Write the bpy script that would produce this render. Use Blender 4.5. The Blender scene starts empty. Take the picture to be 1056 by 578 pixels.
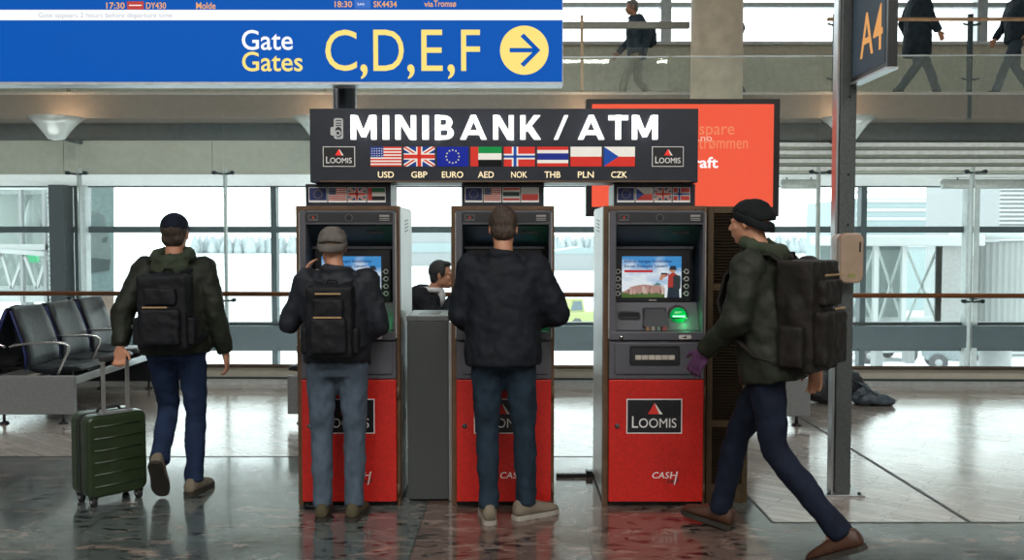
import bpy, bmesh, math, random
from mathutils import Vector, Matrix, Euler, noise
R = math.radians
random.seed(7)
SC = bpy.context.scene
COL = SC.collection
V = Vector

# ------------------------------------------------------------------ camera numbers (frame 1056 x 578)
F_PX = 950.0
CAM_H = 1.62
PITCH = math.atan(42.0 / F_PX)
ct, st = math.cos(PITCH), math.sin(PITCH)
def P(x, y, Y):
    """world point at ground distance Y seen at frame position x, y"""
    dy = F_PX * ct + (289 - y) * st
    dz = -F_PX * st + (289 - y) * ct
    t = Y / dy
    return V(((x - 528) * t, Y, CAM_H + dz * t))
def gY(y, z=0.0):
    dy = F_PX * ct + (289 - y) * st
    dz = -F_PX * st + (289 - y) * ct
    return (z - CAM_H) / dz * dy
def px(x, y, Y): return P(x, y, Y).x
def pz(y, Y): return P(528, y, Y).z

# ------------------------------------------------------------------ materials
MATS = {}
def mat(name, col, rough=0.5, metal=0.0, var=0.06, scale=12, bump=0.0, bscale=60, coat=0.0, spec=0.5, stretch=None, emis=None, estr=0.0):
    if name in MATS: return MATS[name]
    m = bpy.data.materials.new(name); m.use_nodes = True
    nt = m.node_tree; b = nt.nodes['Principled BSDF']
    b.inputs['Roughness'].default_value = rough
    b.inputs['Metallic'].default_value = metal
    b.inputs['Specular IOR Level'].default_value = spec
    b.inputs['Coat Weight'].default_value = coat
    tc = nt.nodes.new('ShaderNodeTexCoord'); mp = nt.nodes.new('ShaderNodeMapping')
    nt.links.new(tc.outputs['Object'], mp.inputs[0])
    if stretch: mp.inputs['Scale'].default_value = stretch
    n = nt.nodes.new('ShaderNodeTexNoise'); n.inputs['Scale'].default_value = scale; n.inputs['Detail'].default_value = 5
    nt.links.new(mp.outputs[0], n.inputs['Vector'])
    r = nt.nodes.new('ShaderNodeValToRGB')
    a = [max(0, c * (1 - var * 2)) for c in col]; z = [min(1, c * (1 + var * 2)) for c in col]
    r.color_ramp.elements[0].position = .3; r.color_ramp.elements[0].color = (*a, 1)
    r.color_ramp.elements[1].position = .7; r.color_ramp.elements[1].color = (*z, 1)
    nt.links.new(n.outputs['Fac'], r.inputs[0]); nt.links.new(r.outputs[0], b.inputs['Base Color'])
    if bump:
        n2 = nt.nodes.new('ShaderNodeTexNoise'); n2.inputs['Scale'].default_value = bscale; n2.inputs['Detail'].default_value = 4
        nt.links.new(mp.outputs[0], n2.inputs['Vector'])
        bp = nt.nodes.new('ShaderNodeBump'); bp.inputs['Strength'].default_value = bump; bp.inputs['Distance'].default_value = .01
        nt.links.new(n2.outputs['Fac'], bp.inputs['Height']); nt.links.new(bp.outputs[0], b.inputs['Normal'])
    if emis:
        b.inputs['Emission Color'].default_value = (*emis, 1); b.inputs['Emission Strength'].default_value = estr
    MATS[name] = m
    return m
def emit(name, col, s=1.0, base=(0.02, 0.02, 0.02)):
    if name in MATS: return MATS[name]
    m = mat(name, base, .6, spec=.15, emis=col, estr=s)
    return m
def srgb(h):
    h = h.lstrip('#'); c = [int(h[i:i+2], 16) / 255 for i in (0, 2, 4)]
    return tuple(x / 12.92 if x < .04045 else ((x + .055) / 1.055) ** 2.4 for x in c)
def glass(name, tint=(.93, .97, .95), refl=.35, dirt=0.02):
    m = bpy.data.materials.new(name); m.use_nodes = True; nt = m.node_tree
    nt.nodes.remove(nt.nodes['Principled BSDF']); out = nt.nodes['Material Output']
    t = nt.nodes.new('ShaderNodeBsdfTransparent'); t.inputs[0].default_value = (*tint, 1)
    g = nt.nodes.new('ShaderNodeBsdfGlossy'); g.inputs['Roughness'].default_value = .02; g.inputs['Color'].default_value = (.95, 1, .98, 1)
    d = nt.nodes.new('ShaderNodeBsdfDiffuse'); d.inputs[0].default_value = (.75, .8, .78, 1)
    fr = nt.nodes.new('ShaderNodeFresnel'); fr.inputs[0].default_value = 1.45
    ml = nt.nodes.new('ShaderNodeMath'); ml.operation = 'MULTIPLY'; ml.inputs[1].default_value = refl
    nt.links.new(fr.outputs[0], ml.inputs[0])
    m1 = nt.nodes.new('ShaderNodeMixShader'); m2 = nt.nodes.new('ShaderNodeMixShader')
    nt.links.new(ml.outputs[0], m1.inputs[0]); nt.links.new(t.outputs[0], m1.inputs[1]); nt.links.new(g.outputs[0], m1.inputs[2])
    tc = nt.nodes.new('ShaderNodeTexCoord'); n = nt.nodes.new('ShaderNodeTexNoise'); n.inputs['Scale'].default_value = 1.5; n.inputs['Detail'].default_value = 6
    nt.links.new(tc.outputs['Object'], n.inputs['Vector'])
    md = nt.nodes.new('ShaderNodeMath'); md.operation = 'MULTIPLY'; md.inputs[1].default_value = dirt * 2
    nt.links.new(n.outputs['Fac'], md.inputs[0]); nt.links.new(md.outputs[0], m2.inputs[0])
    nt.links.new(m1.outputs[0], m2.inputs[1]); nt.links.new(d.outputs[0], m2.inputs[2])
    nt.links.new(m2.outputs[0], out.inputs[0])
    MATS[name] = m
    return m

# ------------------------------------------------------------------ mesh builder
class MB:
    def __init__(s): s.v = []; s.f = []; s.m = []; s.sm = []; s.slots = []
    def slot(s, m):
        if m is None: return 0
        if m not in s.slots: s.slots.append(m)
        return s.slots.index(m)
    def add(s, vs, fs, m=None, smooth=False, M=None):
        b = len(s.v)
        for p in vs:
            p = V(p)
            s.v.append(M @ p if M is not None else p)
        k = s.slot(m)
        for f in fs:
            s.f.append([b + i for i in f]); s.m.append(k); s.sm.append(smooth)
        return s
    def box(s, x0, x1, y0, y1, z0, z1, m=None, M=None):
        vs = [(x, y, z) for z in (z0, z1) for y in (y0, y1) for x in (x0, x1)]
        return s.add(vs, [(0, 2, 3, 1), (4, 5, 7, 6), (0, 1, 5, 4), (2, 6, 7, 3), (0, 4, 6, 2), (1, 3, 7, 5)], m, False, M)
    def bar(s, p0, p1, w, d, m=None, up=V((0, 0, 1))):
        p0, p1 = V(p0), V(p1); a = (p1 - p0); L = a.length; a.normalize()
        if abs(a.dot(up)) > .99: up = V((0, 1, 0))
        x = a.cross(up).normalized(); z = x.cross(a)
        M = Matrix((x, a, z)).transposed().to_4x4(); M.translation = p0
        return s.box(-w / 2, w / 2, 0, L, -d / 2, d / 2, m, M)
    def rings(s, rs, m=None, smooth=True, cap=True, closed=False):
        n = len(rs[0]); vs = [p for r in rs for p in r]; fs = []
        k = len(rs)
        for i in range(k if closed else k - 1):
            j = (i + 1) % k
            for a in range(n):
                b = (a + 1) % n
                fs.append((i * n + a, i * n + b, j * n + b, j * n + a))
        if cap and not closed:
            fs.append(tuple(range(n))[::-1]); fs.append(tuple((k - 1) * n + a for a in range(n)))
        return s.add(vs, fs, m, smooth)
    def cyl(s, p0, p1, r0, r1=None, n=16, m=None, smooth=True):
        r1 = r0 if r1 is None else r1
        p0, p1 = V(p0), V(p1); a = (p1 - p0).normalized(); x = a.orthogonal().normalized(); y = a.cross(x)
        rr = [[p + (x * math.cos(t) + y * math.sin(t)) * r for t in [2 * math.pi * i / n for i in range(n)]] for p, r in ((p0, r0), (p1, r1))]
        return s.rings(rr, m, smooth)
    def tube(s, pts, r, n=10, m=None, cap=True, closed=False):
        pts = [V(p) for p in pts]; rs = []; x = None
        k = len(pts)
        for i, p in enumerate(pts):
            if closed: a = pts[(i + 1) % k] - pts[i - 1]
            else: a = pts[min(i + 1, k - 1)] - pts[max(i - 1, 0)]
            a.normalize()
            x = a.orthogonal().normalized() if x is None else (x - a * x.dot(a)).normalized()
            y = a.cross(x)
            rs.append([p + (x * math.cos(t) + y * math.sin(t)) * r for t in [2 * math.pi * j / n for j in range(n)]])
        return s.rings(rs, m, True, cap, closed)
    def capsule(s, p0, r0, p1, r1, n=14, m=None):
        p0, p1 = V(p0), V(p1); a = p1 - p0
        if a.length < 1e-6: a = V((0, 0, 1e-4))
        u = a.normalized(); x = u.orthogonal().normalized(); y = u.cross(x); rs = []
        def ring(c, r): rs.append([c + (x * math.cos(t) + y * math.sin(t)) * max(r, 1e-4) for t in [2 * math.pi * j / n for j in range(n)]])
        for k in range(5): th = -math.pi / 2 + (k + .15) / 5.15 * math.pi / 2; ring(p0 + u * math.sin(th) * r0, r0 * math.cos(th))
        ring(p0, r0); ring(p1, r1)
        for k in range(5): th = (k + 1) / 5.15 * math.pi / 2; ring(p1 + u * math.sin(th) * r1, r1 * math.cos(th))
        return s.rings(rs, m, True)
    def ell(s, c, r, M3=None, nu=18, nv=12, m=None, lo=-90, hi=90):
        c = V(c); rs = []
        M3 = M3 or Matrix.Identity(3)
        for k in range(nv + 1):
            th = R(lo + (hi - lo) * k / nv); th = max(min(th, R(89.5)), R(-89.5))
            rs.append([c + M3 @ V((r[0] * math.cos(th) * math.cos(t), r[1] * math.cos(th) * math.sin(t), r[2] * math.sin(th))) for t in [2 * math.pi * j / nu for j in range(nu)]])
        return s.rings(rs, m, True)
    def prism(s, poly, y0, y1, m=None, M=None):
        """poly in x,z extruded from y0 to y1"""
        n = len(poly)
        vs = [(p[0], y0, p[1]) for p in poly] + [(p[0], y1, p[1]) for p in poly]
        fs = [tuple(range(n)), tuple(range(n, 2 * n))[::-1]] + [(i, i + n, (i + 1) % n + n, (i + 1) % n) for i in range(n)]
        return s.add(vs, fs, m, False, M)
    def lathe(s, prof, c, n=24, m=None, smooth=True):
        c = V(c); rs = [[c + V((r * math.cos(t), r * math.sin(t), z)) for t in [2 * math.pi * j / n for j in range(n)]] for r, z in prof]
        return s.rings(rs, m, smooth)
    def mesh(s, name):
        me = bpy.data.meshes.new(name); me.from_pydata([tuple(p) for p in s.v], [], s.f)
        for m in s.slots: me.materials.append(m)
        me.polygons.foreach_set('material_index', s.m); me.polygons.foreach_set('use_smooth', s.sm)
        bm = bmesh.new(); bm.from_mesh(me); bmesh.ops.recalc_face_normals(bm, faces=bm.faces); bm.to_mesh(me); bm.free()
        return me
    def build(s, name, parent=None, m=None, bevel=0, loc=None, seg=2):
        me = s.mesh(name)
        if m is not None: me.materials.clear(); me.materials.append(m); me.polygons.foreach_set('material_index', [0] * len(me.polygons))
        o = bpy.data.objects.new(name, me); COL.objects.link(o)
        if parent is not None: o.parent = parent
        if loc is not None: o.location = loc
        if bevel:
            md = o.modifiers.new('bevel', 'BEVEL'); md.width = bevel; md.segments = seg; md.limit_method = 'ANGLE'; md.angle_limit = R(40)
        return o
def rrect(x0, x1, z0, z1, r, n=5):
    out = []
    for cx, cz, a0 in ((x1 - r, z0 + r, -90), (x1 - r, z1 - r, 0), (x0 + r, z1 - r, 90), (x0 + r, z0 + r, 180)):
        for k in range(n + 1):
            t = R(a0 + 90 * k / n); out.append((cx + r * math.cos(t), cz + r * math.sin(t)))
    return out
def disc(cx, cz, r, n=28): return [(cx + r * math.cos(2 * math.pi * k / n), cz + r * math.sin(2 * math.pi * k / n)) for k in range(n)]
def tag(o, label, cat, group=None, kind=None):
    if label: o['label'] = label
    if cat: o['category'] = cat
    if group: o['group'] = group
    if kind: o['kind'] = kind
    return o
def thing(name, label, cat, loc=(0, 0, 0), rz=0, group=None):
    o = bpy.data.objects.new(name, None); COL.objects.link(o); o.location = loc; o.rotation_euler = (0, 0, rz); o.empty_display_size = .1
    return tag(o, label, cat, group)
def struct(name, mb, m=None, bevel=0, parent=None):
    o = mb.build(name, parent, m, bevel)
    if parent is None: o['kind'] = 'structure'
    return o
def copy_tree(o, parent=None):
    c = o.copy(); COL.objects.link(c); c.parent = parent
    if parent is None: pass
    for ch in list(o.children): copy_tree(ch, c)
    return c

# ------------------------------------------------------------------ text
_tc = {}
def text_poly(txt, bold=0.0, space=1.0, shear=0.0):
    key = (txt, bold, space, shear)
    if key in _tc: return _tc[key]
    cu = bpy.data.curves.new('t', 'FONT'); cu.body = txt; cu.size = 1; cu.offset = bold; cu.space_character = space; cu.resolution_u = 4; cu.shear = shear
    o = bpy.data.objects.new('t', cu); COL.objects.link(o)
    dg = bpy.context.evaluated_depsgraph_get()
    me = bpy.data.meshes.new_from_object(o.evaluated_get(dg))
    vs = [v.co.copy() for v in me.vertices]; fs = [tuple(p.vertices) for p in me.polygons]
    bpy.data.objects.remove(o); bpy.data.curves.remove(cu); bpy.data.meshes.remove(me)
    xs = [v.x for v in vs]; ys = [v.y for v in vs]
    _tc[key] = (vs, fs, min(xs), max(xs), min(ys), max(ys))
    return _tc[key]
def text(mb, txt, x0, x1, z0, z1, y, m, depth=.001, bold=0.0, space=1.0, shear=0.0, M=None):
    """lettering whose ink box fills x0..x1, z0..z1; front face at y - depth"""
    vs, fs, a, b, c, d = text_poly(txt, bold, space, shear)
    def co(v, yy): return ((x0 + (v.x - a) / (b - a) * (x1 - x0)), yy, z0 + (v.y - c) / (d - c) * (z1 - z0))
    n = len(vs); out = [co(v, y - depth) for v in vs] + [co(v, y) for v in vs]
    F = [f for f in fs] + [tuple(i + n for i in f)[::-1] for f in fs]
    cnt = {}
    for f in fs:
        for i in range(len(f)):
            e = (f[i], f[(i + 1) % len(f)]); cnt[e] = 1
    for (p, q) in cnt:
        if (q, p) not in cnt: F.append((q, p, p + n, q + n))
    mb.add(out, F, m, False, M)

# ------------------------------------------------------------------ remeshed organic solids
def bake(mb, voxel=.008, smooth=4, folds=0.0, fscale=.08, fac=.5):
    me = mb.mesh('tmp'); o = bpy.data.objects.new('tmp', me); COL.objects.link(o)
    r = o.modifiers.new('r', 'REMESH'); r.mode = 'VOXEL'; r.voxel_size = voxel; r.use_smooth_shade = True
    if smooth: s = o.modifiers.new('s', 'SMOOTH'); s.iterations = smooth; s.factor = fac
    if folds:
        tx = bpy.data.textures.new('folds', 'CLOUDS'); tx.noise_scale = fscale; tx.noise_depth = 2
        d = o.modifiers.new('d', 'DISPLACE'); d.texture = tx; d.strength = folds; d.mid_level = .5
        s2 = o.modifiers.new('s2', 'SMOOTH'); s2.iterations = 2
    dg = bpy.context.evaluated_depsgraph_get()
    out = bpy.data.meshes.new_from_object(o.evaluated_get(dg))
    out.polygons.foreach_set('use_smooth', [True] * len(out.polygons))
    bpy.data.objects.remove(o); bpy.data.meshes.remove(me)
    out.materials.clear()
    return out
def put(name, me, m, parent, label=None):
    me.materials.clear(); me.materials.append(m); me.name = name
    o = bpy.data.objects.new(name, me); COL.objects.link(o); o.parent = parent
    if label: o['label'] = label
    return o

# ------------------------------------------------------------------ palette
M_BROWN = mat('brown_laminate', srgb('#5d452f'), .5, var=.12, stretch=(1, 1, 1))
M_FASC = mat('speckled_grey_plastic', srgb('#53535a'), .45, var=.14, scale=420, bump=.06, bscale=400)
M_FASC2 = mat('dark_grey_plastic', srgb('#3a3b41'), .45, var=.12, scale=300)
M_HOOD = mat('blue_grey_plastic', srgb('#2b3442'), .35, var=.1, scale=200)
M_ALU = mat('brushed_aluminium', (.62, .61, .59), .38, .35, var=.06, scale=6, stretch=(8, 8, .4))
M_PERF = mat('ribbed_light_strip', (.5, .5, .48), .5)
M_RED = mat('red_door_paint', srgb('#c42018'), .42, var=.07, scale=60, bump=.05, bscale=300)
M_BLACK = mat('black_plastic', (.012, .012, .015), .35)
M_BLK2 = mat('soft_black_plastic', (.02, .02, .024), .55)
M_WHITEP = mat('white_print', (.82, .82, .8), .5, var=.01)
M_DARKP = mat('dark_print', (.05, .02, .02), .5, var=.01)
M_LRED = mat('red_print', srgb('#d8342a'), .5, var=.01)
M_CHROME = mat('chrome', (.72, .72, .72), .18, 1.0, var=.02)
M_STEEL = mat('stainless_steel', (.48, .49, .5), .33, .9, var=.05, stretch=(1, 1, .2))
M_DSTEEL = mat('dark_painted_steel', srgb('#565b5b'), .42, .35, var=.1, scale=90)
M_BOARD = mat('navy_sign_board', srgb('#1b212d'), .4, var=.05)
M_LEATH = mat('black_leather', (.012, .015, .02), .36, var=.15, bump=.25, bscale=26, spec=.35)
M_NAVYT = mat('navy_trim', (.01, .018, .1), .4)
M_PANEL = mat('grey_bench_panel', srgb('#85888a'), .45, .3, var=.06, scale=60)
M_PANELD = mat('charcoal_bench_panel', srgb('#23282d'), .5, .2)
M_RUB = mat('black_rubber', (.015, .015, .016), .7)
# ================================================================== floors
def floor_material():
    m = bpy.data.materials.new('polished_stone_slabs'); m.use_nodes = True; nt = m.node_tree; b = nt.nodes['Principled BSDF']; L = nt.links.new; N = nt.nodes.new
    tc = N('ShaderNodeTexCoord'); mp = N('ShaderNodeMapping'); mp.inputs['Location'].default_value = (.52 + .93 * 20, 6.8 * -1 + .97 * 20, 0)
    L(tc.outputs['Object'], mp.inputs[0])
    br = N('ShaderNodeTexBrick'); br.offset = 0; br.inputs['Scale'].default_value = 1; br.inputs['Brick Width'].default_value = .93; br.inputs['Row Height'].default_value = .97
    br.inputs['Mortar Size'].default_value = .003; br.inputs['Mortar Smooth'].default_value = .1; br.inputs['Bias'].default_value = 0
    br.inputs['Color1'].default_value = (0, 0, 0, 1); br.inputs['Color2'].default_value = (1, 1, 1, 1); br.inputs['Mortar'].default_value = (.5, .5, .5, 1)
    L(mp.outputs[0], br.inputs[0])
    # per slab random colour
    sp = N('ShaderNodeSeparateXYZ'); L(mp.outputs[0], sp.inputs[0])
    fx = N('ShaderNodeMath'); fx.operation = 'DIVIDE'; fx.inputs[1].default_value = .93; L(sp.outputs[0], fx.inputs[0])
    fy = N('ShaderNodeMath'); fy.operation = 'DIVIDE'; fy.inputs[1].default_value = .97; L(sp.outputs[1], fy.inputs[0])
    f1 = N('ShaderNodeMath'); f1.operation = 'FLOOR'; L(fx.outputs[0], f1.inputs[0])
    f2 = N('ShaderNodeMath'); f2.operation = 'FLOOR'; L(fy.outputs[0], f2.inputs[0])
    cb = N('ShaderNodeCombineXYZ'); L(f1.outputs[0], cb.inputs[0]); L(f2.outputs[0], cb.inputs[1])
    wn = N('ShaderNodeTexWhiteNoise'); wn.noise_dimensions = '2D'; L(cb.outputs[0], wn.inputs['Vector'])
    base = N('ShaderNodeValToRGB'); cr = base.color_ramp; cr.interpolation = 'CONSTANT'
    cols = [(0, '#5b6463'), (.3, '#454d4d'), (.5, '#525a58'), (.66, '#626867'), (.8, '#4c5251')]
    cr.elements[0].position = 0; cr.elements[0].color = (*srgb(cols[0][1]), 1)
    cr.elements[1].position = cols[1][0]; cr.elements[1].color = (*srgb(cols[1][1]), 1)
    for p, c in cols[2:]:
        e = cr.elements.new(p); e.color = (*srgb(c), 1)
    L(wn.outputs['Value'], base.inputs[0])
    # two columns of pinkish slabs in front of the machines
    sb_ = N('ShaderNodeMath'); sb_.operation = 'COMPARE'; sb_.inputs[1].default_value = 20.5 - .0; sb_.inputs[2].default_value = .6; L(f1.outputs[0], sb_.inputs[0])
    pk = N('ShaderNodeValToRGB'); pk.color_ramp.elements[0].color = (*srgb('#4c4340'), 1); pk.color_ramp.elements[1].color = (*srgb('#6b5850'), 1); L(wn.outputs['Value'], pk.inputs[0])
    mp_ = N('ShaderNodeMix'); mp_.data_type = 'RGBA'; L(sb_.outputs[0], mp_.inputs[0]); L(base.outputs[0], mp_.inputs[6]); L(pk.outputs[0], mp_.inputs[7])
    # breccia flecks
    wv = N('ShaderNodeMapping'); wv.inputs['Rotation'].default_value = (0, 0, R(35)); wv.inputs['Scale'].default_value = (1.0, 2.3, 1); L(tc.outputs['Object'], wv.inputs[0])
    n0 = N('ShaderNodeTexNoise'); n0.inputs['Scale'].default_value = 3.2; n0.inputs['Detail'].default_value = 7; n0.inputs['Distortion'].default_value = 1.4; L(wv.outputs[0], n0.inputs['Vector'])
    r0 = N('ShaderNodeValToRGB'); r0.color_ramp.elements[0].position = .54; r0.color_ramp.elements[1].position = .72; L(n0.outputs['Fac'], r0.inputs[0])
    mx = N('ShaderNodeMix'); mx.data_type = 'RGBA'; L(r0.outputs[0], mx.inputs[0]); L(mp_.outputs[2], mx.inputs[6]); mx.inputs[7].default_value = (*srgb('#8d7d74'), 1)
    n1 = N('ShaderNodeTexNoise'); n1.inputs['Scale'].default_value = 9; n1.inputs['Detail'].default_value = 8; n1.inputs['Distortion'].default_value = .8; L(wv.outputs[0], n1.inputs['Vector'])
    r1 = N('ShaderNodeValToRGB'); r1.color_ramp.elements[0].position = .56; r1.color_ramp.elements[1].position = .63; L(n1.outputs['Fac'], r1.inputs[0])
    mx2 = N('ShaderNodeMix'); mx2.data_type = 'RGBA'; L(r1.outputs[0], mx2.inputs[0]); L(mx.outputs[2], mx2.inputs[6]); mx2.inputs[7].default_value = (*srgb('#16191c'), 1)
    mx3 = N('ShaderNodeMix'); mx3.data_type = 'RGBA'; L(br.outputs['Fac'], mx3.inputs[0]); L(mx2.outputs[2], mx3.inputs[6]); mx3.inputs[7].default_value = (.012, .012, .012, 1)
    L(mx3.outputs[2], b.inputs['Base Color'])
    n2 = N('ShaderNodeTexNoise'); n2.inputs['Scale'].default_value = 2.5; n2.inputs['Detail'].default_value = 8; L(tc.outputs['Object'], n2.inputs['Vector'])
    mr = N('ShaderNodeMapRange'); mr.inputs[1].default_value = .35; mr.inputs[2].default_value = .65; mr.inputs[3].default_value = .1; mr.inputs[4].default_value = .24; b.inputs['Coat Weight'].default_value = .5; b.inputs['Coat Roughness'].default_value = .1; L(n2.outputs['Fac'], mr.inputs[0]); L(mr.outputs[0], b.inputs['Roughness'])
    bp = N('ShaderNodeBump'); bp.inputs['Strength'].default_value = .12; bp.inputs['Distance'].default_value = .004; L(n1.outputs['Fac'], bp.inputs['Height']); L(bp.outputs[0], b.inputs['Normal'])
    return m
def wood_material():
    m = bpy.data.materials.new('worn_oak_parquet'); m.use_nodes = True; nt = m.node_tree; b = nt.nodes['Principled BSDF']; L = nt.links.new; N = nt.nodes.new
    tc = N('ShaderNodeTexCoord'); mp = N('ShaderNodeMapping'); mp.inputs['Rotation'].default_value = (0, 0, R(38)); L(tc.outputs['Object'], mp.inputs[0])
    br = N('ShaderNodeTexBrick'); br.offset = .5; br.inputs['Scale'].default_value = 1; br.inputs['Brick Width'].default_value = .62; br.inputs['Row Height'].default_value = .085
    br.inputs['Mortar Size'].default_value = .0022; br.inputs['Mortar Smooth'].default_value = .2
    br.inputs['Color1'].default_value = (*srgb('#9c958e'), 1); br.inputs['Color2'].default_value = (*srgb('#b8b1a9'), 1); br.inputs['Mortar'].default_value = (*srgb('#4a423c'), 1)
    L(mp.outputs[0], br.inputs[0])
    m2 = N('ShaderNodeMapping'); m2.inputs['Scale'].default_value = (1.5, 22, 1); L(mp.outputs[0], m2.inputs[0])
    n = N('ShaderNodeTexNoise'); n.inputs['Scale'].default_value = 2.5; n.inputs['Detail'].default_value = 6; L(m2.outputs[0], n.inputs['Vector'])
    mx = N('ShaderNodeMix'); mx.data_type = 'RGBA'; mx.blend_type = 'MULTIPLY'; mx.inputs[0].default_value = .6
    r = N('ShaderNodeValToRGB'); r.color_ramp.elements[0].position = .35; r.color_ramp.elements[0].color = (.72, .68, .64, 1); r.color_ramp.elements[1].position = .6; L(n.outputs['Fac'], r.inputs[0])
    L(br.outputs['Color'], mx.inputs[6]); L(r.outputs[0], mx.inputs[7]); L(mx.outputs[2], b.inputs['Base Color'])
    n2 = N('ShaderNodeTexNoise'); n2.inputs['Scale'].default_value = 1.3; n2.inputs['Detail'].default_value = 7; L(tc.outputs['Object'], n2.inputs['Vector'])
    mr = N('ShaderNodeMapRange'); mr.inputs[1].default_value = .35; mr.inputs[2].default_value = .65; mr.inputs[3].default_value = .16; mr.inputs[4].default_value = .3; b.inputs['Coat Weight'].default_value = .85; b.inputs['Coat Roughness'].default_value = .16; L(n2.outputs['Fac'], mr.inputs[0]); L(mr.outputs[0], b.inputs['Roughness'])
    bp = N('ShaderNodeBump'); bp.inputs['Strength'].default_value = .25; bp.inputs['Distance'].default_value = .003; L(br.outputs['Fac'], bp.inputs['Height']); bp.invert = True; L(bp.outputs[0], b.inputs['Normal'])
    return m
M_STONE = floor_material(); M_WOOD = wood_material()
YW, YS, XS, YE = 6.8, 5.2, 1.49, 10.62
mb = MB(); mb.box(-13, XS, -6, YW, -.12, 0); mb.box(XS, 13, -6, YS, -.12, 0); struct('floor', mb, M_STONE)
mb = MB(); mb.box(-13, XS, YW, YE, -.12, 0); mb.box(XS, 13, YS, YE, -.12, 0); struct('floor', mb, M_WOOD)
M_JOINT = mat('dark_joint', (.02, .02, .02), .5)
mb = MB(); mb.box(-13, XS, YW - .008, YW + .008, 0, .002); struct('trim_1', mb, M_JOINT)
mb = MB(); mb.box(XS, 13, YS - .008, YS + .008, 0, .002); mb.box(XS - .008, XS + .008, YS, YW, 0, .002); struct('trim_2', mb, M_JOINT)
mb = MB(); mb.box(2.61, 2.635, YS, YE - .4, 0, .0025); struct('trim_3', mb, M_JOINT)
# lower hall, between the glass screen and the facade
M_LOW = mat('pale_lower_floor', (.45, .45, .44), .4)
mb = MB(); mb.box(-13, 13, YE, 16.6, -4.3, -4.2); struct('floor', mb, M_LOW)

# ================================================================== shell behind and above the camera
M_WALL = mat('light_grey_wall', (.34, .34, .33), .8)
M_CEIL = mat('grey_ceiling', (.42, .42, .41), .8)
mb = MB(); mb.box(-13.2, 13.2, -6.2, 16.9, 7.6, 7.8); struct('ceiling', mb, M_CEIL)
mb = MB(); mb.box(-13.2, 13.2, -6.2, -6, -.12, 7.6); struct('wall_back', mb, M_WALL)
mb = MB(); mb.box(-13.2, -13, -6, 16.8, -4.3, 7.6); struct('wall_left', mb, M_WALL)
mb = MB(); mb.box(13, 13.2, -6, 16.8, -4.3, 7.6); struct('wall_right', mb, M_WALL)

# ================================================================== facade at Y = 16.5
FY = 16.5
M_FRAME = mat('petrol_window_frame', srgb('#38474c'), .4, .3)
M_FRAMEL = mat('light_window_frame', (.5, .54, .54), .4, .3)
M_BEAM = mat('petrol_facade_beam', srgb('#33434b'), .45)
M_GLASSF = glass('facade_glass', (.965, .99, .985), .5, .01)
Z0 = -4.2; ZB0, ZB1 = pz(357, FY), pz(335, FY); ZT = pz(237, FY); ZH = pz(190, FY)
mb = MB(); mb.box(-13, 13, FY - .3, FY + .1, ZB0, ZB1); struct('wall_front', mb, M_BEAM)
xs = [px(a, 250, FY) for a in (-319, -118, 83, 284, 485, 686, 888, 1089, 1290)]
k = 1
for i in range(len(xs) - 1):
    a, b = xs[i], xs[i + 1]
    mb = MB(); mb.box(a + .03, b - .03, FY, FY + .015, ZB1, ZH); 
    o = struct('window_%d' % k, mb, M_GLASSF); k += 1
    f = MB(); f.box(a - .05, a + .05, FY - .12, FY + .08, ZB1, ZH); f.box(a + .05, b - .05, FY - .09, FY + .06, ZT - .055, ZT + .055)
    f.box(a + .05, b - .05, FY - .09, FY + .06, ZH - .06, ZH); f.box(a + .05, b - .05, FY - .09, FY + .06, ZB1, ZB1 + .05)
    f.build('window_frame', o, M_FRAME)
for i in range(len(xs) - 1):
    a, b = xs[i], xs[i + 1]
    mb = MB(); mb.box(a + .03, b - .03, FY, FY + .015, Z0, ZB0)
    o = struct('window_%d' % k, mb, M_GLASSF); k += 1
    f = MB(); f.box(a - .05, a + .05, FY - .12, FY + .08, Z0, ZB0); f.box(a, b, FY - .09, FY + .06, ZB0 - .08, ZB0); f.build('window_frame', o, M_FRAME)
# light outer columns
M_COLF = mat('pale_facade_column', (.45, .5, .5), .5)
M_COLD = mat('dark_facade_column', srgb('#2c363c'), .5)
mb = MB(); mb.box(px(991, 250, FY), px(1004, 250, FY), FY - .2, FY - .02, Z0, ZH); struct('trim_4', mb, M_COLF)
mb = MB(); mb.box(px(86, 250, FY), px(94, 250, FY), FY - .2, FY - .02, Z0, ZH); struct('trim_5', mb, M_COLF)
mb = MB(); mb.box(px(64, 250, FY), px(79, 250, FY), FY - .45, FY - .1, Z0, ZH); struct('trim_6', mb, M_COLD)
# soffit over the ground storey windows, fascia, recess, walkway slab
M_SOFF = mat('white_soffit', (.72, .72, .7), .7)
M_FASCIA = mat('sage_fascia_panel', srgb('#a8ab9f'), .55, var=.03)
M_DARKB = mat('slate_recess_panel', srgb('#66737a'), .6)
M_SLAB = mat('taupe_slab_edge', srgb('#746a60'), .6, var=.04)
M_CREAM = mat('cream_panel', srgb('#d0c9b4'), .6)
YF, YR, YSL = 13.5, 13.7, 13.1
zf0, zf1 = pz(180, YF), pz(145, YF)
mb = MB(); mb.box(-13, 13, YF, FY + .1, zf0, zf0 + .06); struct('ceiling', mb, M_SOFF)
XL = px(800, 160, YF)
mb = MB()
x = -13
while x < XL - .01:
    x2 = min(x + 2.16, XL); mb.box(x + .004, x2 - .004, YF - .04, YF, zf0, zf1 - .005); x = x2
struct('wall_front', mb, M_FASCIA)
mb = MB(); mb.box(-13, 13, YF + .0, YF + .05, zf0, zf1); struct('wall_front', mb, M_DARKB)
mb = MB(); 
for y in (150, 158, 166.5, 174.5):
    z = pz(y, YF); mb.box(XL, 13, YF - .1, YF - .005, z - .028, z + .028, M_SOFF); mb.box(XL, 13, YF - .06, YF - .005, z - .07, z - .032, M_FASCIA)
struct('trim_7', mb)
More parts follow.
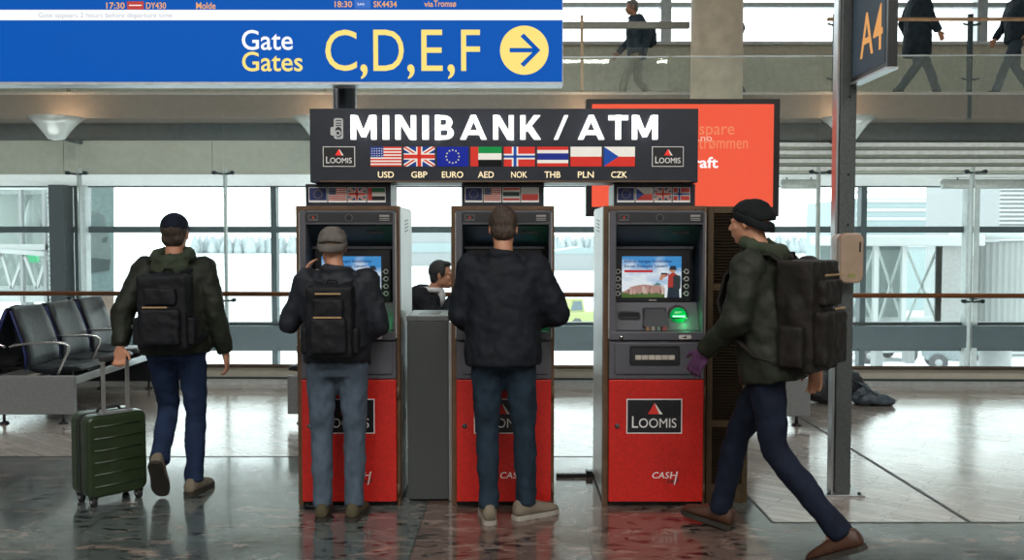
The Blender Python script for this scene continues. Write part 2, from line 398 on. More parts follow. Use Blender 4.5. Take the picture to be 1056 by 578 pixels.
mb = MB(); mb.box(-13, 13, YR, YR + .1, zf1 - .02, pz(121, 13.3)); mb.box(-13, 13, YF, YR, zf1 - .02, zf1); struct('wall_front', mb, M_DARKB)
ZW = pz(95, YSL)
mb = MB(); mb.box(-13, 13, YSL, YR + .1, pz(122, YSL), ZW - .04); mb.box(-13, 13, YR + .1, FY + .1, ZW - .3, ZW - .04); struct('wall_front', mb, M_SLAB)
mb = MB(); mb.box(-13, 13, YSL - .02, FY, ZW - .04, ZW); struct('floor', mb, mat('walkway_floor', (.35, .33, .3), .3))
# upper facade
ZS = pz(48, FY)
mb = MB(); mb.box(-13, 13, FY - .1, FY + .1, ZW, ZS); struct('wall_front', mb, M_CREAM)
mb = MB(); mb.box(-13, 13, FY - .2, FY + .1, ZS, ZS + .05); struct('trim_8', mb, M_SOFF)
xs2 = [px(a, 20, FY) for a in (-300, -110, 90, 290, 490, 686, 1010, 1300)]
for i in range(len(xs2) - 1):
    a, b = xs2[i], xs2[i + 1]
    mb = MB(); mb.box(a + .03, b - .03, FY, FY + .015, ZS + .05, 7.6)
    o = struct('window_%d' % k, mb, M_GLASSF); k += 1
    f = MB(); f.box(a - .09, a + .09, FY - .12, FY + .08, ZS + .05, 7.6); zz = pz(6, FY); f.box(a, b, FY - .08, FY + .05, zz - .04, zz + .04); f.build('window_frame', o, M_FRAMEL)
# round concrete column
M_CONC = mat('beige_plaster_column', srgb('#b3a692'), .7, var=.07, scale=5, bump=.1, bscale=90)
mb = MB(); cx = px(739, 60, 12.2); mb.cyl((cx, 12.2, -.0), (cx, 12.2, 7.6), .335, n=48)
struct('trim_9', mb, M_CONC)
mb = MB(); mb.cyl((cx, 12.2, -4.2), (cx, 12.2, 0), .335, n=48); struct('trim_10', mb, M_CONC)
# walkway balustrade
M_GLASSI = glass('screen_glass', (.95, .98, .965), .5, .03)
M_GLASSR = glass('balustrade_glass', (.95, .975, .95), .8, .035)
M_OAK = mat('varnished_oak', srgb('#7d4b28'), .32, var=.12, scale=5, stretch=(.3, 8, 8))
M_GREY = mat('grey_rail', srgb('#7f8078'), .4, .4)
YB = 13.15
t = thing('balustrade', 'glass balustrade with grey rail along the upper walkway, left of the round column', 'balustrade', (px(400, 60, YB), YB, ZW))
bx = t.location.x
posts = [px(a, 60, YB) for a in (-190, 70, 335, 600)]
for p_ in posts:
    mb = MB(); mb.box(p_ - bx - .02, p_ - bx + .02, -.02, .02, -.35, pz(16, YB) - ZW); mb.build('post', t, mat('tan_post', srgb('#a08c70'), .4, .3))
mb = MB(); mb.box(px(-260, 20, YB) - bx, px(712, 20, YB) - bx, .04, .12, pz(28, YB) - ZW, pz(21.5, YB) - ZW); mb.build('handrail', t, M_GREY)
for a, b in ((-190, 70), (70, 335), (335, 600), (600, 712)):
    mb = MB(); mb.box(px(a + 2, 60, YB) - bx, px(b - 2, 60, YB) - bx, -.035, -.02, .03, .62); mb.build('glass_panel', t, M_GLASSR)
t = thing('balustrade', 'glass balustrade with wooden handrail on the upper walkway, right of the round column', 'balustrade', (px(960, 60, YB), YB, ZW))
bx = t.location.x
for a in (860, 999, 1140):
    p_ = px(a, 60, YB); mb = MB(); mb.box(p_ - bx - .03, p_ - bx + .03, -.05, .0, -.38, pz(15, YB) - ZW); mb.build('post', t, M_FRAME)
    for yy in (27, 83):
        z = pz(yy, YB) - ZW; mb = MB(); mb.tube([(p_ - bx - .12, -.06, z + .02), (p_ - bx - .05, -.07, z), (p_ - bx + .05, -.07, z), (p_ - bx + .12, -.06, z + .02)], .015, m=M_FRAME); mb.build('bracket', t)
z = pz(21.5, YB) - ZW
mb = MB(); mb.tube([(px(851, 20, YB) - bx, -.09, z), (px(1250, 20, YB) - bx, -.09, z)], .026, n=14); mb.build('handrail', t, mat('pale_oak', srgb('#a07c58'), .4, var=.08))
for a, b in ((768, 860), (862, 998), (1002, 1140), (1142, 1250)):
    mb = MB(); mb.box(px(a, 60, YB) - bx, px(b, 60, YB) - bx, -.09, -.075, .02, .52); mb.build('glass_panel', t, M_GLASSR)

# uplighter cups on the recess, each with a warm lamp
M_CUP = mat('frosted_lamp_glass', (.62, .64, .62), .25, .3)
for i, a in enumerate((58, 330, 602, 875)):
    c = P(a, 132, 12.75)
    zt, zb = pz(121.5, 12.75), pz(145, 12.75)
    words = ['leftmost, above the row of seats at far left', 'half hidden left of the lit sign', 'behind the right half of the lit sign', 'rightmost, behind the gate post']
    t = thing('uplighter', 'cone shaped grey wall uplighter, ' + words[i], 'wall light', (c.x, 12.75, zb), 0)
    mb = MB(); h = zt - zb
    mb.lathe([(.03, 0), (.11, .02), (.16, h * .3), (.25, h * .68), (.37, h), (.355, h), (.24, h * .7), (.15, h * .35), (.1, .05), (.02, .03)], (0, 0, 0), 40); mb.build('lamp_shade', t, M_CUP)
    mb = MB(); mb.box(-.03, .03, .05, 1.0, .02, .07); mb.build('bracket', t, M_FRAME)
    mb = MB(); mb.ell((0, 0, h * .6), (.05, .05, .05)); mb.build('bulb', t, emit('warm_bulb', (1, .75, .5), 6))
    l = bpy.data.lights.new('uplight', 'POINT'); l.energy = 9; l.color = (1, .66, .42); l.shadow_soft_size = .06
    o = bpy.data.objects.new('uplight', l); COL.objects.link(o); o.location = (c.x, 12.78, zt + .08)

# ================================================================== glass screen at Y ~ 10.3
ang = -.022
def sY(X): return 10.28 + ang * X
edges = [-230, -77, 77, 230, 383, 536, 689, 842, 998, 1152, 1305]
M_CREAMB = mat('cream_metal_base', srgb('#c6c3b4'), .45, var=.02)
ex = [px(a, 250, 10.3) for a in edges]
ztop = pz(60, 10.3)
for i in range(len(ex) - 1):
    a, b = ex[i], ex[i + 1]
    mb = MB(); n_ = 1
    vs = [(a + .006, sY(a) - .006, .17), (b - .006, sY(b) - .006, .17), (b - .006, sY(b) + .006, .17), (a + .006, sY(a) + .006, .17)]
    mb.add([(*v[:2], z) for z in (.17, ztop) for v in vs], [(0, 1, 2, 3), (4, 5, 6, 7), (0, 1, 5, 4), (1, 2, 6, 5), (2, 3, 7, 6), (3, 0, 4, 7)])
    o = struct('window_%d' % k, mb, M_GLASSI); k += 1
    f = MB(); f.bar((a + .02, sY(a), ztop + .005), (b - .02, sY(b), ztop + .005), .02, .012); f.build('top_edge', o, M_FRAMEL)
    # steel fin at the joint with its point fixings
    f = MB(); f.box(a - .012, a + .012, sY(a) + .02, sY(a) + .09, .1, pz(178, 10.4) + .05); f.build('window_frame', o, M_FRAMEL)
    for yy in (178, 310, 378):
        z = pz(yy, 10.3); f = MB()
        f.tube([(a - .1, sY(a) - .02, z), (a - .04, sY(a) + .03, z - .01), (a + .04, sY(a) + .03, z - .01), (a + .1, sY(a) - .02, z)], .012, m=M_FRAME)
        for s_ in (-1, 1): f.cyl((a + s_ * .1, sY(a) - .035, z), (a + s_ * .1, sY(a) + .02, z), .022, m=M_FRAME)
        f.build('glass_fitting', o)
a, b = ex[0], ex[-1]
mb = MB()
mb.bar((a, sY(a) - .0, .12), (b, sY(b) - .0, .12), .10, .13, M_CREAMB); mb.bar((a, sY(a) - .03, .03), (b, sY(b) - .03, .03), .14, .06, M_FRAMEL); mb.bar((a, sY(a) - .055, .068), (b, sY(b) - .055, .068), .10, .018, M_FRAME)
struct('baseboard_front', mb)
t = thing('handrail', 'long wooden handrail on steel brackets in front of the glass screen', 'handrail', (0, 10.2, 0))
mb = MB(); mb.tube([(a, sY(a) - 10.2 - .14, 1.02), (b, sY(b) - 10.2 - .14, 1.0)], .027, n=14); mb.build('rail', t, M_OAK)
for e in ex[1:-1]:
    mb = MB(); mb.tube([(e - .06, sY(e) - 10.2 - .14, .97), (e - .05, sY(e) - 10.2 - .1, .945), (e - .04, sY(e) - 10.2 - .02, .94)], .01, m=M_FRAME); mb.box(e - .1, e - .02, sY(e) - 10.2 - .155, sY(e) - 10.2 - .125, .962, .975, M_FRAME); mb.build('bracket', t)
t = thing('kick_rail', 'thin brown kick rail running low along the glass screen', 'rail', (0, 10.2, 0))
z = pz(378, 10.2)
mb = MB(); mb.tube([(a, sY(a) - 10.2 - .12, z), (b, sY(b) - 10.2 - .12, z)], .022, n=12); mb.build('rail', t, mat('bronze_rail', srgb('#6b5d50'), .35, .5))
for e in ex[1:-1]:
    mb = MB(); mb.tube([(e - .05, sY(e) - 10.2 - .12, z), (e - .05, sY(e) - 10.2 - .01, z)], .012, m=M_FRAME); mb.build('bracket', t)
# tube luminaires under the fascia at the right
for i, (a, b, w) in enumerate(((806, 842, 'left of the gate post'), (972, 1075, 'at the right edge'))):
    A, B = P(a, 183, 14.2), P(b, 183, 14.2); A.z = zf0 - .1
    t = thing('tube_lamp', 'grey tubular lamp hanging under the striped fascia, ' + w, 'lamp', ((A.x + B.x) / 2, 14.2, A.z))
    L_ = (B.x - A.x) / 2
    mb = MB(); mb.cyl((-L_, 0, 0), (L_, 0, 0), .075, n=20); mb.build('lamp_body', t, mat('lamp_grey', (.4, .42, .4), .4, .2))
    for s_ in (-.7, .7):
        mb = MB(); mb.cyl((L_ * s_, 0, .07), (L_ * s_, 0, zf0 - A.z - .002), .012, n=8); mb.build('hanger', t, M_FRAME)

# ================================================================== outside
GZ = -4.2
mb = MB(); mb.box(-150, 150, 16.8, 420, GZ - .2, GZ); struct('floor', mb, mat('snowy_apron', (.82, .83, .84), .8, var=.02, scale=.2))
M_WHT = mat('white_cladding', (.42, .44, .44), .5, var=.02)
M_PALE = mat('pale_grey_cladding', (.27, .28, .285), .55, var=.03)
M_PALE2 = mat('pale_teal_cladding', (.26, .32, .33), .5, var=.03)
M_TGLASS = mat('sky_reflecting_glass', (.2, .26, .26), .08, .0, var=.05, scale=1)
def oz(y, Y): return pz(y, Y)
# jet bridge at right
YJ = 27.0
t = thing('jet_bridge', 'white glazed passenger boarding bridge outside the right windows', 'jet bridge', (px(940, 300, YJ), YJ, GZ))
ox = t.location.x
def bxp(mb, xa, xb, ya, yb, y0, y1, m=None): mb.box(px(xa, 300, YJ) - ox, px(xb, 300, YJ) - ox, y0, y1, oz(yb, YJ) - GZ, oz(ya, YJ) - GZ, m)
mb = MB(); bxp(mb, 868, 1012, 243, 254, -.2, 3.0); bxp(mb, 868, 1012, 335, 344, -.1, 2.9); mb.build('deck', t, M_WHT, .05)
mb = MB(); bxp(mb, 877, 968, 254, 335, 2.7, 2.75); mb.build('far_wall', t, M_TGLASS)
mb = MB(); bxp(mb, 966, 1008, 254, 335, 0, .1); mb.build('side_panel', t, mat('warm_grey_panel', (.26, .26, .255), .5))
for a in (868, 901, 930, 966):
    mb = MB(); bxp(mb, a, a + 5, 254, 335, 0, .15); mb.build('post', t, M_WHT)
for a, b in ((873, 901), (906, 930), (935, 966)):
    mb = MB(); bxp(mb, a, b, 258, 332, .05, .07); mb.build('glass_pane', t, M_GLASSF)
    for p0, p1 in (((a, 258), (b, 332)), ((a, 332), (b, 258))):
        A = P(p0[0], p0[1], YJ + .5); B = P(p1[0], p1[1], YJ + .5); mb = MB(); mb.bar((A.x - ox, .5, A.z - GZ), (B.x - ox, .5, B.z - GZ), .06, .06); mb.build('brace', t, M_WHT)
mb = MB(); cxr = px(1050, 300, YJ) - ox
n = 90; rs = []
for zz in (oz(337, YJ) - GZ, oz(250, YJ) - GZ): rs.append([V((cxr + (1.16 + .02 * (j % 2)) * math.cos(2 * math.pi * j / n), 1.2 + (1.16 + .02 * (j % 2)) * math.sin(2 * math.pi * j / n), zz)) for j in range(n)])
mb.rings(rs, smooth=False); mb.build('rotunda', t, mat('ribbed_rotunda_metal', (.25, .265, .26), .5, stretch=(6, 6, .3)))
mb = MB(); mb.cyl((cxr, 1.2, oz(247, YJ) - GZ), (cxr, 1.2, oz(240, YJ) - GZ), 1.35, n=40); bxp(mb, 1010, 1070, 344, 348, -.1, 2.6); mb.build('rotunda_roof', t, M_WHT)
mb = MB(); mb.cyl((cxr, 1.2, 0), (cxr, 1.2, oz(337, YJ) - GZ), .45, n=28); mb.build('pedestal', t, M_PALE)
mb = MB(); bxp(mb, 918, 926, 344, 500, 1, 1.4); mb.v = [V((p.x, p.y, max(p.z, 0))) for p in mb.v]; bxp(mb, 952, 960, 344, 380, 1, 1.4); mb.v = [V((p.x, p.y, max(p.z, 0))) for p in mb.v]; mb.build('support_leg', t, M_PALE)
# louvred building at right behind the bridge
YL = 45.0
def block(name, label, cat, xa, xb, ya, Y, depth, m, slats=0, slat_m=None, base=GZ, yb=None):
    A, B = px(xa, 250, Y), px(xb, 250, Y); zt = oz(ya, Y); zb = base if yb is None else oz(yb, Y)
    t = thing(name, label, cat, ((A + B) / 2, Y, zb)); w = (B - A) / 2
    mb = MB(); mb.box(-w, w, 0, depth, 0, zt - zb); mb.build('wall', t, m)
    if slats:
        mb = MB(); h = (zt - zb) / slats
        for i in range(slats): mb.box(-w, w, -.12, 0, h * i, h * i + h * .45)
        mb.build('louvre', t, slat_m or M_WHT)
    return t
block('louvred_building', 'pale building with horizontal louvres at upper right outside', 'building', 1030, 1120, 170, YL, 8, M_PALE, 46)
t = block('terminal_building', 'low pale terminal building far behind the boarding bridge', 'building', 880, 1010, 205, 75, 12, M_PALE2, 0)
w = (px(1010, 250, 75) - px(880, 250, 75)) / 2
for j in range(9):
    mb = MB(); mb.box(-w * .97, w * .97, -.1, 0, 5.2 + j * .72, 5.45 + j * .72); mb.build('window_band', t, M_WHT)
t = block('curved_terminal', 'distant glass terminal with a faint curved roof beyond the boarding bridge', 'building', 1012, 1040, 203, 90, 12, M_PALE2, 12, M_WHT)
t = block('hangar', 'far pale hangar seen between the second and third cash machines', 'building', 560, 640, 262, 170, 20, M_PALE, 0)
mb = MB(); mb.prism([(-8, oz(262, 170) - GZ), (0, oz(255, 170) - GZ), (8, oz(262, 170) - GZ)], -.1, 20); mb.build('roof', t, M_PALE2)
t = block('pier_building', 'faint grey pier building on the horizon left of the middle cash machine', 'building', 420, 480, 240, 200, 20, M_PALE, 0)
mb = MB(); mb.box(-7, 7, -.2, 0, 3, 5); mb.build('window_band', t, M_PALE2)
# tree line on the horizon, its distance haze mixed into a pale colour
M_TREE = mat('haze_tinted_forest', (.33, .37, .38), .9, var=.1, scale=.4)
mb = MB(); random.seed(3)
for i in range(420):
    x = -130 + i * .62 + random.uniform(-.6, .6); h = random.uniform(6, 8.2); y = 380 + random.uniform(-6, 6)
    mb.lathe([(1.6, 0), (1.9, h * .25), (1.1, h * .6), (.1, h)], (x, y, GZ), 7)
tag(mb.build('forest', None, M_TREE), 'faint haze-tinted tree line on the horizon beyond the snow', 'forest', kind='stuff')
# footbridge at the left with lamps, trusses and exit sign
YT = 24.0
t = thing('glazed_footbridge', 'white trussed glazed footbridge outside the far left windows', 'bridge', (px(20, 300, YT), YT, GZ))
ox = t.location.x
def q(x, y, d=0): A = P(x, y, YT); return V((A.x - ox, d, A.z - GZ))
def qb(mb, xa, xb, ya, yb, y0, y1, m=None): mb.box(px(xa, 300, YT) - ox, px(xb, 300, YT) - ox, y0, y1, oz(yb, YT) - GZ, oz(ya, YT) - GZ, m)
mb = MB(); qb(mb, -60, 49, 300, 312, 0, 2.6); qb(mb, -60, 49, 252, 258, -.1, .1); qb(mb, -60, 49, 192, 196, 0, 2.6); mb.build('deck', t, M_WHT)
mb = MB(); qb(mb, -60, 46, 196, 300, 2.5, 2.55); mb.build('far_wall', t, mat('dull_interior_wall', (.2, .23, .22), .5))
mb = MB()
pts = [(-15, 298), (2, 262), (12, 298), (25, 262), (38, 298), (49, 262)]
for i in range(len(pts) - 1): mb.bar(q(*pts[i]), q(*pts[i + 1]), .07, .07)
mb.build('truss', t, M_WHT)
mb = MB(); mb.bar(q(-20, 257, -.1), q(49, 262, -.1), .12, .12); mb.build('truss_chord', t, M_WHT)
for a in (22, 46):
    mb = MB(); qb(mb, a, a + 3, 196, 312, -.05, .1); mb.build('post', t, M_PALE)
mb = MB(); qb(mb, -60, 49, 196, 300, .2, .22); mb.build('glass_pane', t, M_GLASSF)
for a in (8, 33):
    mb = MB(); A = q(a, 196, 1.2); mb.lathe([(.06, -.18), (.1, -.3), (.33, -1.05), (.31, -1.05), (.05, -.3)], A, 20); mb.build('lamp_shade', t, M_WHT)
mb = MB(); qb(mb, 8, 20, 264, 272, 1.0, 1.05, emit('green_exit_glow', (.1, .75, .35), .9)); mb.build('exit_sign', t, label='green lit exit sign') if False else mb.build('exit_sign', t)
mb = MB(); mb.box(-.5, -.35, 1, 1.4, 0, oz(312, YT) - GZ); mb.box(.35, .5, 1, 1.4, 0, oz(312, YT) - GZ); mb.build('support_leg', t, M_PALE)
block('louvred_tower', 'narrow white louvred tower left of the dark facade column', 'building', 52, 64, 188, 23, 2.0, M_PALE, 60)
# printed banner with a pale vehicle, hung on the far side of the facade
YBN = 18.2
t = thing('printed_banner', 'pale blue banner with a printed white van above orange lettering', 'banner', (px(105, 260, YBN), YBN, GZ))
ox = t.location.x
def n_(x, y): A = P(x, y, YBN); return (A.x - ox, A.z - GZ)
mb = MB(); mb.prism([n_(94, 335), n_(117, 335), n_(117, 192), n_(94, 192)], 0, .03); mb.build('banner_sheet', t, mat('pale_blue_vinyl', (.3, .4, .42), .5))
mb = MB()
mb.prism([n_(94, 284), n_(112, 281), n_(115, 272), n_(113, 245), n_(107, 222), n_(94, 217)], -.004, 0, mat('van_body_print', (.25, .3, .31), .5))
mb.prism([n_(94, 240), n_(107, 240), n_(104, 224), n_(94, 221)], -.008, -.004, mat('van_glass_print', (.2, .27, .29), .4))
mb.prism([n_(94, 282), n_(113, 279), n_(114, 268), n_(94, 266)], -.008, -.004, mat('van_bumper_print', (.08, .11, .12), .4))
mb.prism([n_(105, 251), n_(110, 250), n_(111, 244), n_(106, 246)], -.008, -.004, mat('van_light_print', (.1, .14, .15), .4))
mb.prism([n_(106, 262), n_(112, 261), n_(111, 254), n_(105, 256)], -.008, -.004, M_PALE2)
mb.build('van_print', t)
mb = MB(); mb.prism([n_(96, 335), n_(117, 335), n_(117, 303), n_(96, 303)], -.004, 0, mat('faded_orange_print', (.42, .27, .22), .5)); mb.build('orange_print', t)
mb = MB(); mb.box(-.3, -.24, .03, .1, 0, oz(192, YBN) - GZ); mb.build('post', t, M_PALE)
# airport service vehicles on the apron
M_TYRE = mat('tyre', (.06, .06, .065), .8)
def service_vehicle(name, label, x, y, Y, body, cab, L_=3.0, rz=0):
    A = P(x, y, Y)
    t = thing(name, label, 'vehicle', (A.x, Y, GZ), rz)
    mb = MB(); mb.box(-L_ / 2, L_ / 2, -.8, .8, .45, 1.15); mb.build('chassis', t, body, .1)
    mb = MB(); mb.prism([(-L_ / 2, 1.15), (-L_ / 2 + 1.3, 1.15), (-L_ / 2 + 1.15, 2.0), (-L_ / 2 + .3, 2.0)], -.7, .7); mb.build('cab', t, cab, .05)
    mb = MB(); mb.prism([(-L_ / 2 + .2, 1.25), (-L_ / 2 + 1.1, 1.25), (-L_ / 2 + 1.0, 1.85), (-L_ / 2 + .4, 1.85)], -.72, .72); mb.build('cab_window', t, mat('vehicle_glass', (.12, .16, .18), .1))
    for sx in (-L_ * .3, L_ * .3):
        for sy in (-.8, .8):
            mb = MB(); mb.cyl((sx, sy - .1, .38), (sx, sy + .1, .38), .38, n=24); w_ = mb.build('wheel', t, M_TYRE)
            mb = MB(); mb.cyl((sx, sy - .12, .38), (sx, sy + .12, .38), .16, n=16); mb.build('hub', w_, M_PALE)
    return t
yg = mat('lime_yellow_paint', (.32, .36, .12), .4); gg = mat('equipment_grey', (.18, .21, .22), .5)
service_vehicle('baggage_tractor', 'lime yellow airport tractor seen between the second and third cash machines', 600, 320, 60, yg, yg, 3.0, .5)
service_vehicle('service_truck', 'white service truck with dark wheels below the boarding bridge', 905, 365, 44, M_WHT, gg, 4.0, .3)
service_vehicle('belt_loader', 'grey belt loader on wheels beside the support leg of the boarding bridge', 985, 362, 41, gg, gg, 2.6, -.3)
# ================================================================== flags
FC = {k: mat('flag_' + k, srgb(v), .45, var=.01) for k, v in dict(red='#c8382f', white='#d9d6cf', blue='#1f3f8f', navy='#101f6e', green='#15803f', black='#101214', ukblue='#23356f', gold='#e8c34a', thai='#2b2f70').items()}
def clip(poly, x0, x1, z0, z1):
    for ax, lim, sg in ((0, x0, 1), (0, x1, -1), (1, z0, 1), (1, z1, -1)):
        out = []
        for i in range(len(poly)):
            a, b = poly[i - 1], poly[i]; da, db = (a[ax] - lim) * sg, (b[ax] - lim) * sg
            if da * db < 0: t = da / (da - db); out.append((a[0] + (b[0] - a[0]) * t, a[1] + (b[1] - a[1]) * t))
            if db >= 0: out.append(b)
        poly = out
        if not poly: return []
    return poly
def flag(mb, kind, x0, x1, z0, z1, y, C=FC, border=None):
    e = .0008; w, h = x1 - x0, z1 - z0
    if border is not None: mb.box(x0 - .004, x1 + .004, y - e, y, z0 - .012, z1 + .004, border); y -= e
    def R_(a, b, c, d, k, l=1): mb.box(x0 + a * w, x0 + b * w, y - e * l, y - e * (l - 1), z0 + c * h, z0 + d * h, C[k])
    def PG(pts, k, l):
        p = clip([(x0 + a * w, z0 + b * h) for a, b in pts], x0, x1, z0, z1)
        if len(p) > 2: mb.prism(p, y - e * l, y - e * (l - 1), C[k])
    if kind == 'us':
        R_(0, 1, 0, 1, 'white')
        for i in range(7): R_(0, 1, i * 2 / 13, (i * 2 + 1) / 13, 'red', 2)
        R_(0, .42, 6 / 13, 1, 'ukblue', 3)
        for i in range(5):
            for j in range(4): cx, cz = x0 + (.05 + .08 * i) * w, z0 + (.54 + .12 * j) * h; mb.prism(disc(cx, cz, .018 * w, 6), y - e * 4, y - e * 3, C['white'])
    elif kind == 'uk':
        R_(0, 1, 0, 1, 'ukblue')
        for sg in (1, -1):
            PG([(-.1, .5 - sg * .6 - .13), (1.1, .5 + sg * .6 - .13), (1.1, .5 + sg * .6 + .13), (-.1, .5 - sg * .6 + .13)], 'white', 2)
            PG([(-.1, .5 - sg * .6 - .045), (1.1, .5 + sg * .6 - .045), (1.1, .5 + sg * .6 + .045), (-.1, .5 - sg * .6 + .045)], 'red', 3)
        R_(.4, .6, 0, 1, 'white', 4); R_(0, 1, .34, .66, 'white', 4); R_(.44, .56, 0, 1, 'red', 5); R_(0, 1, .4, .6, 'red', 5)
    elif kind == 'eu':
        R_(0, 1, 0, 1, 'navy')
        for k_ in range(12):
            t = 2 * math.pi * k_ / 12; cx, cz = x0 + w / 2 + .33 * h * math.sin(t), z0 + h / 2 + .33 * h * math.cos(t)
            st_ = [(cx + (.055 if i % 2 == 0 else .024) * h * math.sin(math.pi * i / 5), cz + (.055 if i % 2 == 0 else .024) * h * math.cos(math.pi * i / 5)) for i in range(10)]
            mb.prism(st_, y - e * 2, y - e, C['gold'])
    elif kind == 'ae':
        R_(0, 1, 0, .34, 'black'); R_(0, 1, .34, .67, 'white'); R_(0, 1, .67, 1, 'green'); R_(0, .25, 0, 1, 'red', 2)
    elif kind == 'no':
        R_(0, 1, 0, 1, 'red'); R_(.26, .46, 0, 1, 'white', 2); R_(0, 1, .36, .64, 'white', 2); R_(.31, .41, 0, 1, 'blue', 3); R_(0, 1, .44, .56, 'blue', 3)
    elif kind == 'th':
        R_(0, 1, 0, 1, 'red'); R_(0, 1, 1 / 6, 5 / 6, 'white', 2); R_(0, 1, 1 / 3, 2 / 3, 'thai', 3)
    elif kind == 'pl':
        R_(0, 1, 0, .5, 'red'); R_(0, 1, .5, 1, 'white')
    elif kind == 'cz':
        R_(0, 1, 0, .5, 'red'); R_(0, 1, .5, 1, 'white'); PG([(0, 0), (.48, .5), (0, 1)], 'blue', 2)
def logo(mb, x0, x1, z0, z1, y, lit=False):
    """black plate, thin white border, red triangle with white shadow, LOOMIS"""
    w, h = x1 - x0, z1 - z0; b = w * .018
    W = M_LITW if lit else M_WHITEP; RD = M_LITR if lit else M_LRED
    mb.box(x0, x1, y - .002, y, z0, z1, W); mb.box(x0 + b, x1 - b, y - .003, y - .002, z0 + b, z1 - b, M_BLACK)
    cx = x0 + w * .5; zt = z1 - h * .12; zb = z1 - h * .44; s_ = h * .19
    mb.prism([(cx + s_ * 1.25, zb), (cx + s_ * .1, zt), (cx + s_ * .45, zb)], y - .0038, y - .003, W)
    mb.prism([(cx - s_, zb), (cx + s_ * .75, zb), (cx, zt)], y - .0046, y - .003, RD)
    text(mb, 'L', x0 + w * .10, x0 + w * .21, z0 + h * .17, z0 + h * .50, y - .003, W, .001, .0)
    text(mb, 'OOMIS', x0 + w * .225, x0 + w * .90, z0 + h * .17, z0 + h * .44, y - .003, W, .001, .0)
M_LITW = emit('lit_pale_print', (.55, .52, .48), .75, (.4, .4, .4)); M_LITR = emit('lit_red_print', srgb('#e0352c'), .7, (.4, .03, .02))
M_LETTER = emit('lit_white_letter', (1, 1, .98), 1.5, (.8, .8, .8))
M_CREAMT = emit('lit_cream_print', srgb('#f0d8a8'), .8, (.5, .45, .35))
FL = {k: emit('lit_flag_' + k, srgb(v), .62, tuple(c * .3 for c in srgb(v))) for k, v in dict(red='#d9392f', white='#f4efe4', blue='#234fa6', navy='#1a2a9a', green='#179048', black='#101214', ukblue='#1d3d8a', gold='#f4f0b0', thai='#25338c').items()}

# ================================================================== cash machines
FA = 5.54
AX = [px(359.5, 370, FA), px(518.5, 370, FA), px(675, 370, FA)]
def ax(x): return px(x, 370, FA) - AX[2]
def az(y): return pz(y, FA)
M_SCREEN = bpy.data.materials.new('advert_sky_screen')
def screen_mat():
    m = M_SCREEN; m.use_nodes = True; nt = m.node_tree; b = nt.nodes['Principled BSDF']; N = nt.nodes.new; L = nt.links.new
    tc = N('ShaderNodeTexCoord'); n = N('ShaderNodeTexNoise'); n.inputs['Scale'].default_value = 9; n.inputs['Detail'].default_value = 5
    mp = N('ShaderNodeMapping'); mp.inputs['Scale'].default_value = (.6, 1, 1.4); L(tc.outputs['Object'], mp.inputs[0]); L(mp.outputs[0], n.inputs['Vector'])
    sp = N('ShaderNodeSeparateXYZ'); L(tc.outputs['Object'], sp.inputs[0])
    mr = N('ShaderNodeMapRange'); mr.inputs[1].default_value = az(308); mr.inputs[2].default_value = az(265); mr.inputs[3].default_value = .35; mr.inputs[4].default_value = -.12; L(sp.outputs[2], mr.inputs[0])
    ad = N('ShaderNodeMath'); L(mr.outputs[0], ad.inputs[0]); L(n.outputs['Fac'], ad.inputs[1])
    r = N('ShaderNodeValToRGB'); r.color_ramp.elements[0].position = .4; r.color_ramp.elements[0].color = (*srgb('#3a8fd0'), 1); r.color_ramp.elements[1].position = .68; r.color_ramp.elements[1].color = (*srgb('#e8f2f8'), 1)
    L(ad.outputs[0], r.inputs[0]); L(r.outputs[0], b.inputs['Emission Color']); b.inputs['Emission Strength'].default_value = .75; b.inputs['Base Color'].default_value = (.02, .02, .02, 1); b.inputs['Roughness'].default_value = .2
screen_mat(); MATS['advert_sky_screen'] = M_SCREEN
def E(name, h, s=.7): return emit('screen_' + name, srgb(h), s)
